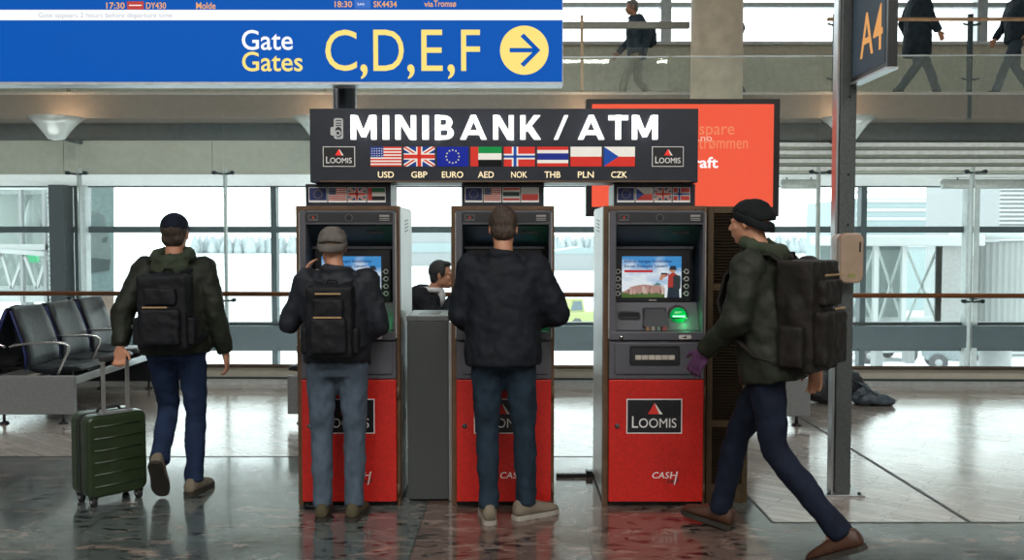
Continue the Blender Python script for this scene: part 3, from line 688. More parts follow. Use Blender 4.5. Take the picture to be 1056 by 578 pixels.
def make_atm(label, flags):
    t = thing('cash_machine', label, 'cash machine', (0, FA, 0), 0, 'red and grey cash machines in a row')
    XA, XB = ax(622), ax(728); XI, XO = ax(627.5), ax(724.5)
    ztop = az(212.5)
    # cabinet: brown front frame, aluminium flanks with vents
    mb = MB()
    mb.box(XA, XI, 0, .07, 0, ztop); mb.box(XO, XB, 0, .07, 0, ztop); mb.box(XI, XO, 0, .07, az(217), ztop)
    mb.build('front_frame', t, M_BROWN, .003)
    mb = MB(); mb.box(XA + .006, XI, .07, .11, 0.03, ztop - .004, M_BROWN); mb.box(XO, XB - .006, .07, .11, 0.03, ztop - .004, M_BROWN)
    mb.box(XA + .012, XB - .012, .42, .74, .02, ztop - .012, M_ALU); mb.box(XA + .02, XB - .02, .70, .72, .02, ztop, M_ALU); mb.box(XA + .012, XB - .012, .11, .42, .02, az(520), M_ALU); mb.build('cabinet', t)
    for sx, nm in ((XA + .012, 'side_panel'), (XB - .012, 'side_panel')):
        mb = MB(); mb.box(sx - .006, sx + .006, .11, .74, .02, ztop - .01); sp = mb.build(nm, t, M_ALU, .002)
        o = math.copysign(1, sx)
        for k_ in range(4):
            m2 = MB(); z = ztop - .085 - k_ * .022; m2.bar((sx + o * .007, .34, z), (sx + o * .007, .52, z + .012), .003, .009); m2.build('vent_slot', sp, M_BLACK)
    mb = MB(); mb.box(XA + .01, XB - .01, .05, .74, ztop - .012, ztop); mb.build('top_cover', t, M_ALU)
    # bezel with recess opening
    XR0, XR1 = ax(634), ax(722); zb1, zb0 = az(217.5), az(350)
    y0 = -.05
    mb = MB()
    mb.box(XI, XR0, y0, .05, zb0, zb1); mb.box(XR1, XO, y0, .05, zb0, zb1); mb.box(XR0, XR1, y0, .05, az(232), zb1)
    mb.build('bezel', t, M_FASC, .004)
    for sx in (XI, XO):
        mb = MB(); mb.box(sx - .003, sx + .003, y0 + .012, -.008, zb0 + .01, zb1 - .01)
        for j in range(52):
            z = zb0 + .01 + j * (zb1 - zb0 - .02) / 52; mb.box(sx - .006, sx + .006, y0 + .01, -.006, z, z + .009)
        mb.build('ribbed_strip', t, M_PERF)
    # camera strip
    mb = MB(); mb.prism(rrect(ax(633.5), ax(722.5), az(229.5), az(219.5), .012), y0 - .004, y0 + .002); cs = mb.build('camera_strip', t, M_BLK2)
    mb = MB(); mb.prism(disc(ax(678), az(225), .023), y0 - .008, y0 - .004, M_FASC); mb.prism(disc(ax(678), az(225), .018), y0 - .0095, y0 - .008, M_BLACK); mb.build('camera', cs)
    mb = MB(); DG = mat('dim_print', (.3, .29, .28), .5)
    x0, x1, z0, z1 = ax(637), ax(646.5), az(228), az(222)
    for a, b, c, d in ((x0, x1, z1 - .0015, z1), (x0, x0 + .0015, z0 + .012, z1), (x1 - .0015, x1, z0 + .012, z1)): mb.box(a, b, y0 - .005, y0 - .004, c, d, DG)
    text(mb, 'LOOMIS', x0, x1, z0, z0 + .009, y0 - .004, DG, .001)
    mb.prism([(x0 + .02, z0 + .014), (x0 + .036, z0 + .014), (x0 + .028, z1 - .008)], y0 - .005, y0 - .004, M_LRED); mb.build('emblem', cs)
    mb = MB(); mb.box(ax(709), ax(719), y0 - .005, y0 - .004, az(224), az(222), DG)
    for j in range(2): mb.box(ax(709), ax(719), y0 - .005, y0 - .004, az(227.8 - j * 1.8), az(227 - j * 1.8), DG)
    mb.build('emblem', cs)
    # recess box
    yb = .24
    mb = MB()
    mb.box(XR0 - .006, XR0, .04, yb, az(344), az(232)); mb.box(XR1, XR1 + .006, .04, yb, az(344), az(232)); mb.box(XR0, XR1, yb, yb + .02, az(344), az(232)); mb.box(XR0, XR1, .04, yb, az(232), az(232) + .006)
    mb.build('recess', t, M_HOOD)
    mb = MB(); mb.add([(XR0, -.01, az(233)), (XR1, -.01, az(233)), (XR1, .16, az(255)), (XR0, .16, az(255)), (XR0, .02, az(233) + .003), (XR1, .02, az(233) + .003), (XR1, .19, az(255)), (XR0, .19, az(255))], [(0, 1, 2, 3), (4, 5, 6, 7), (0, 1, 5, 4), (2, 3, 7, 6), (0, 3, 7, 4), (1, 2, 6, 5)]); hd = mb.build('hood', t, M_HOOD)
    mb = MB(); mb.bar((ax(694), .042, az(239.5)), (ax(711), .042, az(239.5)), .02, .022); mb.build('speaker_grille', hd, M_BLACK)
    mb = MB(); mb.box(XR0, XR1 - .02, .12, .2, az(257.5), az(254.5)); mb.build('shelf_bar', t, M_FASC, .003)
    # monitor
    xm0, xm1, ym = ax(636), ax(716), .13
    mb = MB(); mb.box(xm0, xm1, ym, ym + .05, az(313.5), az(257.5)); mo = mb.build('monitor', t, M_BLACK, .004)
    s0, s1, sz0, sz1 = ax(643.5), ax(706), az(308.5), az(265)
    mb = MB(); e = .0006
    mb.box(s0, s1, ym - .002, ym, sz0, sz1, M_SCREEN)
    def X(f): return s0 + f * (s1 - s0)
    def Z(f): return sz0 + f * (sz1 - sz0)
    yy = ym - .002
    random.seed(11)
    mb.prism([(X(0), Z(0)), (X(.72), Z(0)), (X(.72), Z(.1)), (X(.5), Z(.13)), (X(.3), Z(.1)), (X(.12), Z(.17)), (X(0), Z(.14))], yy - e, yy, E('green', '#4c6a2c'))
    mb.prism([(X(.0), Z(.12)), (X(.1), Z(.2)), (X(.18), Z(.27)), (X(.27), Z(.3)), (X(.38), Z(.32)), (X(.5), Z(.3)), (X(.62), Z(.3)), (X(.72), Z(.24)), (X(.72), Z(.08)), (X(.4), Z(.12)), (X(.2), Z(.1))], yy - 2 * e, yy, E('city', '#b98f86'))
    for j in range(16):
        a = .08 + .6 * random.random(); h = .1 + .2 * random.random(); mb.box(X(a), X(a + .035), yy - 3 * e, yy, Z(.08), Z(h), E('city%d' % (j % 3), ('#c9a69a', '#8e6a66', '#d8c6ba')[j % 3]))
    for j in range(7):
        a = .28 + .06 * j; mb.prism(disc(X(a), Z(.05 + .03 * (j % 2)), .012, 10), yy - 3.4 * e, yy, E('bush', '#c9b04a' if j % 2 else '#55713a'))
    mb.prism([(X(.53), Z(.3)), (X(.6), Z(.37)), (X(.68), Z(.3))], yy - 3 * e, yy, E('dome', '#4f8a86'))
    # photographer in a red top with a rucksack
    dk = E('jeans', '#1c2a3c'); rd = E('top', '#b3332c'); sk = E('skin', '#c98f70')
    mb.prism([(X(.76), Z(0)), (X(.97), Z(0)), (X(.96), Z(.3)), (X(.78), Z(.3))], yy - 4 * e, yy, dk)
    mb.prism([(X(.77), Z(.25)), (X(.95), Z(.25)), (X(.93), Z(.55)), (X(.86), Z(.62)), (X(.78), Z(.54))], yy - 4.5 * e, yy, rd)
    mb.prism([(X(.78), Z(.55)), (X(.64), Z(.42)), (X(.63), Z(.47)), (X(.8), Z(.6))], yy - 4.5 * e, yy, rd)
    mb.prism([(X(.63), Z(.42)), (X(.67), Z(.42)), (X(.75), Z(.57)), (X(.66), Z(.6))], yy - 4.8 * e, yy, sk)
    mb.prism(disc(X(.85), Z(.67), .018, 14), yy - 5 * e, yy, sk); mb.prism([(X(.79), Z(.67)), (X(.92), Z(.67)), (X(.9), Z(.77)), (X(.82), Z(.77))], yy - 5.4 * e, yy, dk)
    mb.prism(rrect(X(.86), X(.985), Z(.2), Z(.54), .012), yy - 5.4 * e, yy, E('bag', '#2a3038'))
    mb.box(X(.66), X(.76), yy - 5.2 * e, yy, Z(.56), Z(.6), dk)
    nv = E('navy', '#123a7a')
    text(mb, 'Endres svenger kontinuiter', X(.04), X(.85), Z(.83), Z(.92), yy, nv, e, .02)
    text(mb, 'Euroer Exempler Lansert', X(.04), X(.76), Z(.71), Z(.80), yy, nv, e, .02)
    mb.prism(rrect(X(.04), X(.52), Z(.61), Z(.67), .006), yy - e, yy, E('redbar', '#c8303a'))
    mb.build('screen', mo)
    mb = MB(); mb.box(ax(672), ax(680), ym - .002, ym, az(312), az(310.6)); mb.build('badge', mo, mat('dim_print', (.3, .3, .3), .5))
    for j, yk in enumerate((281, 288.8, 296.6, 304.2)):
        for xk, sg in ((639.3, 1), (711.2, -1)):
            mb = MB(); c = V((ax(xk), ym - .008, az(yk)))
            mb.tube([c + V((.013 * math.cos(2 * math.pi * i / 18), 0, .013 * math.sin(2 * math.pi * i / 18))) for i in range(18)], .0028, n=8, m=M_PERF, closed=True, cap=False)
            mb.cyl((c.x, ym, c.z), (c.x, ym - .007, c.z), .0105, m=M_BLACK); mb.box(min(c.x + sg * .013, c.x + sg * .024), max(c.x + sg * .013, c.x + sg * .024), ym - .004, ym - .001, c.z - .0015, c.z + .0015, M_PERF)
            mb.build('soft_key', mo)
    # console: sloping panel from the monitor down to the ledge
    zc1, zc0 = az(313.5), az(342)
    def cy(z): return .13 - (.13 + .05) * max(0, min(1, (zc1 - z) / (zc1 - zc0))) * .55
    mb = MB()
    yA, yB = .12, .02
    mb.add([(XR0, yA, zc1), (XR1, yA, zc1), (XR1, yB, az(341)), (XR0, yB, az(341)), (XR0, yA + .06, zc1), (XR1, yA + .06, zc1), (XR1, yB + .06, az(341) - .03), (XR0, yB + .06, az(341) - .03)], [(0, 1, 2, 3), (4, 5, 6, 7), (0, 1, 5, 4), (2, 3, 7, 6), (0, 3, 7, 4), (1, 2, 6, 5)])
    mb.build('console', t, M_FASC, .002)
    def con(y): return yA + (yB - yA) * (y - 313.5) / (341 - 313.5)
    mb = MB(); mb.prism(rrect(ax(638.5), ax(661.5), az(331.5), az(322.5), .018), con(327) - .016, con(327) + .02, M_FASC2); mb.prism(rrect(ax(640), ax(660), az(330.5), az(323.5), .013), con(327) - .0175, con(327) - .016, M_BLACK); mb.prism(rrect(ax(641), ax(659), az(329.4), az(327.6), .004), con(327) - .019, con(327) - .017, M_FASC2); mb.build('card_reader', t)
    mb = MB(); xa, xb = ax(663), ax(690.5)
    mb.add([(xa + .02, con(320) - .03, az(320)), (xb - .02, con(320) - .03, az(320)), (xb, con(337) - .035, az(337)), (xa, con(337) - .035, az(337)), (xa, con(318) + .02, az(318)), (xb, con(318) + .02, az(318)), (xb, con(338) + .02, az(338)), (xa, con(338) + .02, az(338))], [(0, 1, 2, 3), (4, 5, 6, 7), (0, 1, 5, 4), (2, 3, 7, 6), (0, 3, 7, 4), (1, 2, 6, 5)])
    mb.build('keypad_hood', t, M_FASC2, .003)
    for j, (c, xk) in enumerate(zip(('#8a6f5c', '#8d8a86', '#6c8076', '#8c4f50'), (665.5, 671, 676.5, 682.5))):
        mb = MB(); w_ = .028 if j < 3 else .036; x_ = ax(xk); mb.box(x_, x_ + w_ * .9, con(340) - .035, con(340) - .01, az(341.3), az(337)); mb.build('key', t, mat('key_%d' % j, srgb(c), .5), .002)
    # green anti skimming dome
    c = V((ax(701), con(327) - .008, az(327)))
    mb = MB(); mb.cyl(c + V((0, .03, 0)), c + V((0, -.002, 0)), .064, .06, n=36, m=M_FASC2); mb.build('reader_ring', t)
    mb = MB(); mb.ell(c + V((0, .008, 0)), (.053, .04, .053), nu=28, nv=18)
    mb.build('green_dome', t, mat('lit_green_plastic', (.0, .28, .05), .15, emis=(.0, .55, .12), estr=.35, coat=.5))
    mb = MB(); mb.box(c.x - .04, c.x + .035, c.y - .045, c.y - .035, c.z - .003, c.z + .005, emit('bright_green_slot', (.3, 1, .5), 2.0)); mb.box(c.x - .05, c.x + .05, c.y - .044, c.y - .03, c.z - .012, c.z - .006, M_BLACK); mb.build('card_slot', t)
    mb = MB(); mb.box(c.x - .022, c.x + .022, c.y - .02, c.y + .05, az(340.5), az(335.5)); mb.build('reader_foot', t, mat('green_tinted_plastic', (.05, .3, .12), .3, emis=(0, .5, .15), estr=.25), .002)
    l = bpy.data.lights.new('green_glow', 'POINT'); l.energy = .35; l.color = (.1, 1, .3); l.shadow_soft_size = .02
    lo = bpy.data.objects.new('green_glow', l); COL.objects.link(lo); lo.parent = t; lo.location = c + V((.04, -.06, -.01))
    # ledge
    mb = MB(); mb.box(XI, XO, -.055, .06, az(350.3), az(341.5)); lg = mb.build('ledge', t, M_FASC, .006)
    mb = MB(); mb.cyl((ax(639.5), -.055, az(347)), (ax(639.5), -.064, az(347)), .014, m=M_CHROME); mb.cyl((ax(639.5), -.064, az(347)), (ax(639.5), -.066, az(347)), .005, m=M_BLACK); mb.build('lock', lg)
    mb = MB(); mb.prism(rrect(ax(698), ax(711), az(349), az(344.8), .011), -.058, -.05, mat('pale_sticker', (.62, .6, .56), .5)); mb.prism([(ax(701), az(347.4)), (ax(706), az(348.4)), (ax(706), az(345.8))], -.0595, -.058, M_DARKP); mb.build('sticker', lg)
    # cash drawer panel
    mb = MB(); mb.box(XI, XO, -.04, .06, az(390), az(351.6)); mb.build('drawer_panel', t, M_FASC, .003)
    mb = MB(); mb.prism(rrect(ax(633), ax(721.5), az(385), az(353), .02), -.052, -.04); rp = mb.build('raised_panel', t, M_FASC, .004)
    mb = MB(); mb.prism(rrect(ax(648), ax(699.5), az(376), az(356), .012), -.056, -.05, M_BLACK); mb.prism(rrect(ax(650), ax(697.5), az(373), az(358.5), .01), -.058, -.056, M_BLK2); mb.build('cash_slot', rp)
    for j in range(6):
        mb = MB(); a = ax(653.6 + j * 6.75); mb.box(a, a + .037, -.07, -.057, az(370), az(365.3)); mb.build('roller', rp, mat('beige_roller', (.5, .46, .4), .5), .003)
    # red safe door
    zd1, zd0 = az(391), az(516)
    mb = MB(); mb.box(XI, XO, -.04, .06, zd0, zd1); dr = mb.build('door', t, M_RED, .004)
    mb = MB(); logo(mb, ax(645.5), ax(702.5), az(446), az(410.5), -.04); mb.build('logo_plate', dr)
    mb = MB(); mb.cyl((ax(636), -.04, az(438)), (ax(636), -.05, az(438)), .015, m=M_CHROME); mb.cyl((ax(636), -.05, az(438)), (ax(636), -.052, az(438)), .009, m=M_BLACK); mb.box(ax(636) - .002, ax(636) + .002, -.0535, -.05, az(438) - .006, az(438) + .006, M_CHROME); mb.build('lock', dr)
    mb = MB()
    text(mb, 'CAS', ax(672.5), ax(690), az(492), az(485.5), -.04, M_WHITEP, .001, .005, shear=.2)
    mb.prism([(ax(690.5), az(492)), (ax(691.8), az(492)), (ax(693), az(485.5)), (ax(691.7), az(485.5))], -.041, -.04, M_WHITEP)
    mb.prism([(ax(694.6), az(498.5)), (ax(695.9), az(498.5)), (ax(698.7), az(485)), (ax(697.4), az(485))], -.041, -.04, M_WHITEP)
    mb.box(ax(691.5), ax(698), -.041, -.04, az(489.3), az(488.3), M_WHITEP)
    text(mb, '24/7', ax(686.5), ax(700.5), az(497), az(493), -.04, M_DARKP, .0008, .02, shear=.2); mb.build('lettering', dr)
    # plinth with a toe recess
    mb = MB(); mb.box(XI + .004, XO - .004, .02, .5, 0, az(516.6)); mb.build('plinth', t, M_BLK2)
    for zz in (az(405), az(505)):
        mb = MB(); mb.cyl((XB - .012, -.012, zz - .04), (XB - .012, -.012, zz + .04), .011); mb.build('hinge', t, M_BROWN)
    return t
atm = make_atm('', None)
lab = ['left cash machine, half hidden by the person in the grey beanie', 'middle cash machine, mostly covered by the person in the dark jacket', 'right cash machine with its advert screen and green reader fully in view']
for i in (2, 1, 0):
    o = atm if i == 2 else copy_tree(atm); o.location.x = AX[i]; o['label'] = lab[i]

# flag boxes between the machines and the lit sign
fb = [((315, 403), ('eu', 'us', 'uk', 'ae'), 'left'), ((476, 561), ('eu', 'us', 'th', 'pl'), 'middle'), ((633, 717), ('eu', 'cz', 'uk', 'no'), 'right')]
dimC = {k: mat('small_flag_' + k, tuple(min(1, c * 1.1) for c in srgb(v)), .5, var=.01) for k, v in dict(red='#d0453c', white='#dcd8d0', blue='#2a468f', navy='#18265e', green='#28704a', black='#14181a', ukblue='#2b3a66', gold='#a89a60', thai='#1d3a34').items()}
YFB = 5.58
names = dict(eu='European Union', us='United States', uk='British', ae='Emirati', th='Thai', pl='Polish', cz='Czech', no='Norwegian')
for (a, b), fl, w in fb:
    A, B = px(a, 200, YFB), px(b, 200, YFB); z0, z1 = az(212.5) + .0, pz(188.3, 5.46) - .002
    t = thing('flag_box', 'small black box with four flags on top of the %s cash machine' % w, 'sign', ((A + B) / 2, YFB, z0), 0, 'flag boxes on the cash machines')
    h = z1 - z0; W = (B - A) / 2
    mb = MB(); mb.box(-W, W, 0, .3, 0, h); bx_ = mb.build('housing', t, M_BOARD, .003)
    fw = (2 * W - .045) / 4
    for j, f in enumerate(fl):
        x0 = -W + .024 + j * fw; mb = MB(); flag(mb, f, x0, x0 + fw - .014, h * .26, h * .82, -.001, dimC, M_WHITEP)
        fo = mb.build('flag', t); fo['label'] = names[f] + ' flag'
# ------------------------------------------------------------------ lit sign
YM = 5.46
x0, x1 = px(319.5, 150, YM), px(720, 150, YM); z0, z1 = pz(188.3, YM), pz(112, YM)
t = thing('lit_sign', 'long dark lit sign reading MINIBANK / ATM above the cash machines', 'sign', ((x0 + x1) / 2, YM, z0))
ox = t.location.x
def mx(x): return px(x, 150, YM) - ox
def mz(y): return pz(y, YM) - z0
mb = MB(); mb.box(mx(319.5), mx(720), 0, .32, 0, z1 - z0); mb.build('sign_board', t, M_BOARD, .004)
mb = MB(); mb.box(mx(330), mx(713), -.004, .002, .004, .009); mb.build('lower_trim', t, mat('bronze_trim', srgb('#8c6f55'), .35, .5))
def word(w, a, b, t):
    wd = dict(M=26, I=6.2, N=21, B=19, A=27, K=21, T=20); wd['/'] = 15
    tot = sum(wd[c] for c in w); gap = 0 if len(w) == 1 else ((b - a) - tot) / (len(w) - 1)
    if len(w) > 1 and gap < 2: f = (b - a - 4 * (len(w) - 1)) / tot; wd = {k: v * f for k, v in wd.items()}; gap = 4
    zb_, zt_ = mz(144.6), mz(120); s = 5.3; x = a
    for c in w:
        W_ = wd[c] if len(w) > 1 else (b - a); mb = MB()
        def PL(pts): mb.prism([(mx(x + p), zb_ + q_ * (zt_ - zb_)) for p, q_ in pts], -.045, -.022, M_LETTER)
        if c == 'I': PL([(0, 0), (W_, 0), (W_, 1), (0, 1)])
        if c == 'M':
            PL([(0, 0), (s * .95, 0), (s * .95, 1), (0, 1)]); PL([(W_ - s * .95, 0), (W_, 0), (W_, 1), (W_ - s * .95, 1)])
            PL([(0, 1), (s * 1.3, 1), (W_ / 2 + s * .45, .12), (W_ / 2 - s * .45, .12)]); PL([(W_ - s * 1.3, 1), (W_, 1), (W_ / 2 + s * .45, .12), (W_ / 2 - s * .45, .12)])
        if c == 'N':
            PL([(0, 0), (s * .95, 0), (s * .95, 1), (0, 1)]); PL([(W_ - s * .95, 0), (W_, 0), (W_, 1), (W_ - s * .95, 1)]); PL([(0, 1), (s * 1.25, 1), (W_, 0), (W_ - s * 1.25, 0)])
        if c == 'A':
            PL([(0, 0), (s * 1.05, 0), (W_ / 2 + s * .5, 1), (W_ / 2 - s * .5, 1)]); PL([(W_ - s * 1.05, 0), (W_, 0), (W_ / 2 + s * .5, 1), (W_ / 2 - s * .5, 1)]); PL([(W_ * .2, .2), (W_ * .8, .2), (W_ * .76, .38), (W_ * .24, .38)])
        if c == 'T': PL([(0, .81), (W_, .81), (W_, 1), (0, 1)]); PL([(W_ / 2 - s * .5, 0), (W_ / 2 + s * .5, 0), (W_ / 2 + s * .5, 1), (W_ / 2 - s * .5, 1)])
        if c == 'K':
            PL([(0, 0), (s, 0), (s, 1), (0, 1)]); PL([(s * .6, .42), (W_ - s * 1.35, 1), (W_ - s * .1, 1), (s * 1.2, .33)]); PL([(s * 1.0, .5), (s * 1.9, .66), (W_, 0), (W_ - s * 1.3, 0)])
        if c == '/': PL([(0, 0), (s * .75, 0), (W_, 1), (W_ - s * .75, 1)])
        if c == 'B':
            PL([(0, 0), (s, 0), (s, 1), (0, 1)])
            for z0_, z1_, ww in ((0, .56, W_), (.44, 1, W_ * .93)):
                zc = (z0_ + z1_) / 2; rh = (z1_ - z0_) / 2; th = .165; bx0 = ww - 8.5; n_a = 10
                PL([(0, z0_), (bx0, z0_), (bx0, z0_ + th * .95), (0, z0_ + th * .95)]); PL([(0, z1_ - th * .95), (bx0, z1_ - th * .95), (bx0, z1_), (0, z1_)])
                for q in range(n_a):
                    t0, t1 = -math.pi / 2 + math.pi * q / n_a, -math.pi / 2 + math.pi * (q + 1) / n_a
                    PL([(bx0 + 8.5 * math.cos(t0), zc + rh * math.sin(t0)), (bx0 + 8.5 * math.cos(t1), zc + rh * math.sin(t1)), (bx0 + 2.4 * math.cos(t1), zc + (rh - th * .9) * math.sin(t1)), (bx0 + 2.4 * math.cos(t0), zc + (rh - th * .9) * math.sin(t0))])
        mb.build('letter', t); x += W_ + gap
for w, a, b in (('MINIBANK', 363, 557.5), ('/', 571, 585.5), ('ATM', 595.5, 677)):
    # every word a row of standing channel letters
    word(w, a, b, t)
M_FRM = mat('thin_frame_line', (.35, .34, .33), .5)
for a, b in ((333, 366), (672.5, 705)):
    mb = MB(); logo(mb, mx(a), mx(b), mz(172), mz(151.3), 0, True); mb.build('logo_plate', t)
for j, (f, cu) in enumerate(zip(('us', 'uk', 'eu', 'ae', 'no', 'th', 'pl', 'cz'), ('USD', 'GBP', 'EURO', 'AED', 'NOK', 'THB', 'PLN', 'CZK'))):
    a = 382 + j * 34.4; mb = MB(); flag(mb, f, mx(a), mx(a + 32), mz(171.8), mz(151.5), -.001, FL); fo = mb.build('flag', t); fo['label'] = names[f] + ' flag'
    wd = 22 if len(cu) == 4 else 16.5; c = a + 15.8
    mb = MB(); text(mb, cu, mx(c - wd / 2), mx(c + wd / 2), mz(183.5), mz(177), 0, M_CREAMT, .002, .012); mb.build('currency_lettering', t)
# little phone and camera pictogram
mb = MB(); PW = emit('lit_grey_print', (.6, .6, .57), .6)
mb.prism(rrect(mx(344.5), mx(354), mz(143.5), mz(122), .012), -.003, 0, PW); mb.prism(rrect(mx(341), mx(346), mz(140), mz(131), .01), -.003, 0, PW)
mb.prism(rrect(mx(346), mx(352.5), mz(142), mz(131), .02), -.005, -.003, M_BOARD); mb.prism(disc(mx(348.8), mz(137.5), .018), -.007, -.005, PW); mb.prism(disc(mx(348.8), mz(137.5), .009), -.009, -.007, M_BOARD)
for yy in (124.3, 127, 129.4): mb.box(mx(346.5), mx(352.5), -.005, -.003, mz(yy + .8), mz(yy - .3), M_BOARD)
mb.build('pictogram', t)

# ------------------------------------------------------------------ blue gate sign
YG = 6.35
z0 = pz(87.3, YG); X1 = px(580.5, 40, YG); X0 = px(-260, 40, YG)
t = thing('gate_sign', 'large blue sign with Gates C,D,E,F and a yellow arrow', 'sign', (px(350, 40, YG), YG, z0))
ox = t.location.x
def gx(x): return px(x, 40, YG) - ox
def gz(y): return pz(y, YG) - z0
M_BLUE = emit('lit_blue_panel', srgb('#0054b0'), .95, (.0, .004, .02)); M_WB = emit('lit_white_band', (.92, .94, .97), .95, (.1, .1, .1)); M_YEL = emit('lit_yellow_print', srgb('#f8df7c'), .9, (.15, .11, .04))
M_ORL = emit('lit_orange_print', srgb('#f2b070'), .85); M_GWH = emit('lit_sign_white', (.95, .95, .95), .95)
M_RIM = mat('pale_sign_rim', (.6, .64, .68), .4, .3)
mb = MB(); mb.box(gx(-260), gx(580.5), .0, .16, 0, gz(84.6) , M_RIM); mb.box(gx(-260), gx(580.5), .002, .16, gz(84.6), gz(-40), M_RIM); mb.build('sign_case', t)
mb = MB(); mb.box(gx(-260), gx(579.8), -.004, .002, gz(84.3), gz(21)); mb.build('blue_panel', t, M_BLUE)
mb = MB(); mb.box(gx(-260), gx(579.8), -.004, .002, gz(21), gz(10.3)); mb.build('white_band', t, M_WB)
mb = MB(); mb.box(gx(-260), gx(579.8), -.004, .002, gz(10.3), gz(-40)); mb.build('departure_board', t, M_BLUE)
for s_, a, b, c, d, m in (('17:30', 110.5, 129.5, 9.3, 2.6, M_ORL), ('DY430', 151.5, 172, 9.3, 2.6, M_ORL), ('Molde', 203, 223, 9.5, 2.6, M_ORL), ('18:30', 345.5, 363.5, 7.7, 1.3, M_ORL), ('SK4434', 385.5, 409.5, 7.7, 1.3, M_ORL), ('via', 437.5, 447, 7.2, 1.6, M_ORL), ('Tromsø', 447.5, 470.5, 7.5, .6, M_ORL)):
    mb = MB(); text(mb, s_, gx(a), gx(b), gz(c), gz(d), -.004, m, .001, .015); mb.build('departure_lettering', t)
mb = MB(); mb.box(gx(132), gx(149), -.005, -.004, gz(10), gz(1.6), E('flight_red', '#d8463c')); mb.box(gx(134), gx(147), -.006, -.005, gz(6.2), gz(5.2), M_GWH)
mb.build('flight_badge', t); mb = MB(); mb.box(gx(366), gx(382.5), -.005, -.004, gz(8.8), gz(-.5), E('flight_blue', '#3a7be0')); text(mb, 'SAS', gx(369), gx(376), gz(5.6), gz(3.4), -.005, M_GWH, .001)
mb.build('flight_badge', t)
mb = MB(); text(mb, 'Gate appears 2 hours before departure time', gx(40.5), gx(178), gz(19.8), gz(13.2), -.004, mat('pale_grey_print', (.42, .45, .5), .5, emis=(.5, .53, .58), estr=.5), .0008, 0); mb.build('notice_lettering', t)
mb = MB(); text(mb, 'Gate', gx(249.5), gx(302), gz(51.8), gz(31), -.004, M_GWH, .001, .01); mb.build('lettering', t, label=None) if False else mb.build('lettering', t)
mb = MB(); text(mb, 'Gates', gx(249.5), gx(312), gz(73.8), gz(53.5), -.004, M_YEL, .001, .01); mb.build('lettering', t); mb = MB()
for s_, a, b in (('C', 335.5, 368), ('D', 385, 416.5), ('E', 434.5, 456.5), ('F', 475.5, 495)): text(mb, s_, gx(a), gx(b), gz(73.3), gz(30.8), -.004, M_YEL, .001, .0)
for a in (371.5, 420, 461.5): text(mb, ',', gx(a), gx(a + 7.5), gz(81.8), gz(66.5), -.004, M_YEL, .001, .01)
mb.build('lettering', t)
mb = MB(); cx_, cz_ = gx(540.7), gz(52); mb.prism(disc(cx_, cz_, gx(565.8) - cx_, 48), -.006, -.004, M_YEL)
u = (gx(565.8) - cx_) / 25
M_ARB = M_BLUE
mb.box(cx_ - 15 * u, cx_ + 12 * u, -.0075, -.006, cz_ - 2.2 * u, cz_ + 2.2 * u, M_ARB)
for sg in (1, -1):
    mb.prism([(cx_ + 16.5 * u, cz_), (cx_ - .5 * u, cz_ + sg * 17 * u), (cx_ - 4 * u, cz_ + sg * 14 * u), (cx_ + 10.5 * u, cz_)], -.0075, -.006, M_ARB)
mb.build('arrow', t)
t = thing('sign_post', 'dark round post carrying the blue gate sign, behind the lit sign', 'post', (px(348, 60, YG), YG + .26, 0))
mb = MB(); mb.cyl((0, 0, .02), (0, 0, 3.25), .083, n=32); mb.build('pole', t, mat('black_blue_post', srgb('#2b3238'), .35, .4))
mb = MB(); mb.cyl((0, 0, 0), (0, 0, .02), .16, n=32); mb.build('base_plate', t, M_DSTEEL)
mb = MB(); mb.box(-.1, .1, -.09, .0, 2.95, 3.2); mb.build('bracket', t, M_DSTEEL)

# ------------------------------------------------------------------ orange advertising screen
YO = 7.2
x0, x1 = px(604.5, 160, YO), px(804, 160, YO); z0, z1 = pz(223.5, YO), pz(102, YO)
t = thing('advertising_screen', 'big orange advertising screen in a black frame behind the right cash machine', 'screen', ((x0 + x1) / 2, YO, 0))
ox = t.location.x
def ox_(x): return px(x, 160, YO) - ox
mb = MB(); mb.box(ox_(604.5), ox_(804), 0, .12, z0, z1); fr_ = mb.build('frame', t, M_BLACK, .004)
mb = MB(); mb.box(ox_(610.5), ox_(797.5), -.003, .001, pz(213.5, YO), pz(107.5, YO), E('orange', '#f0583c', .92))
EW = E('faded', '#f28a62', .9)
text(mb, 'kraft', ox_(706), ox_(740.5), pz(173.5, YO), pz(162, YO), -.003, M_GWH, .001, .02)
text(mb, 'ift.no', ox_(710), ox_(734), pz(145.5, YO), pz(139, YO), -.003, E('pale', '#f6c8b4', .9), .001, 0)
text(mb, 'spare', ox_(721), ox_(757), pz(143, YO), pz(130.5, YO), -.003, EW, .0008, .0)
text(mb, 'strømmen', ox_(716), ox_(771), pz(154, YO), pz(143.5, YO), -.003, EW, .0008, .0)
mb.build('display', t)
mb = MB(); mb.box(-.02, .16, .04, .16, .02, z0 + .2); mb.build('pole', t, M_BLK2)
mb = MB(); mb.box(-.3, .44, -.1, .34, 0, .02); mb.build('base_plate', t, M_BLK2)

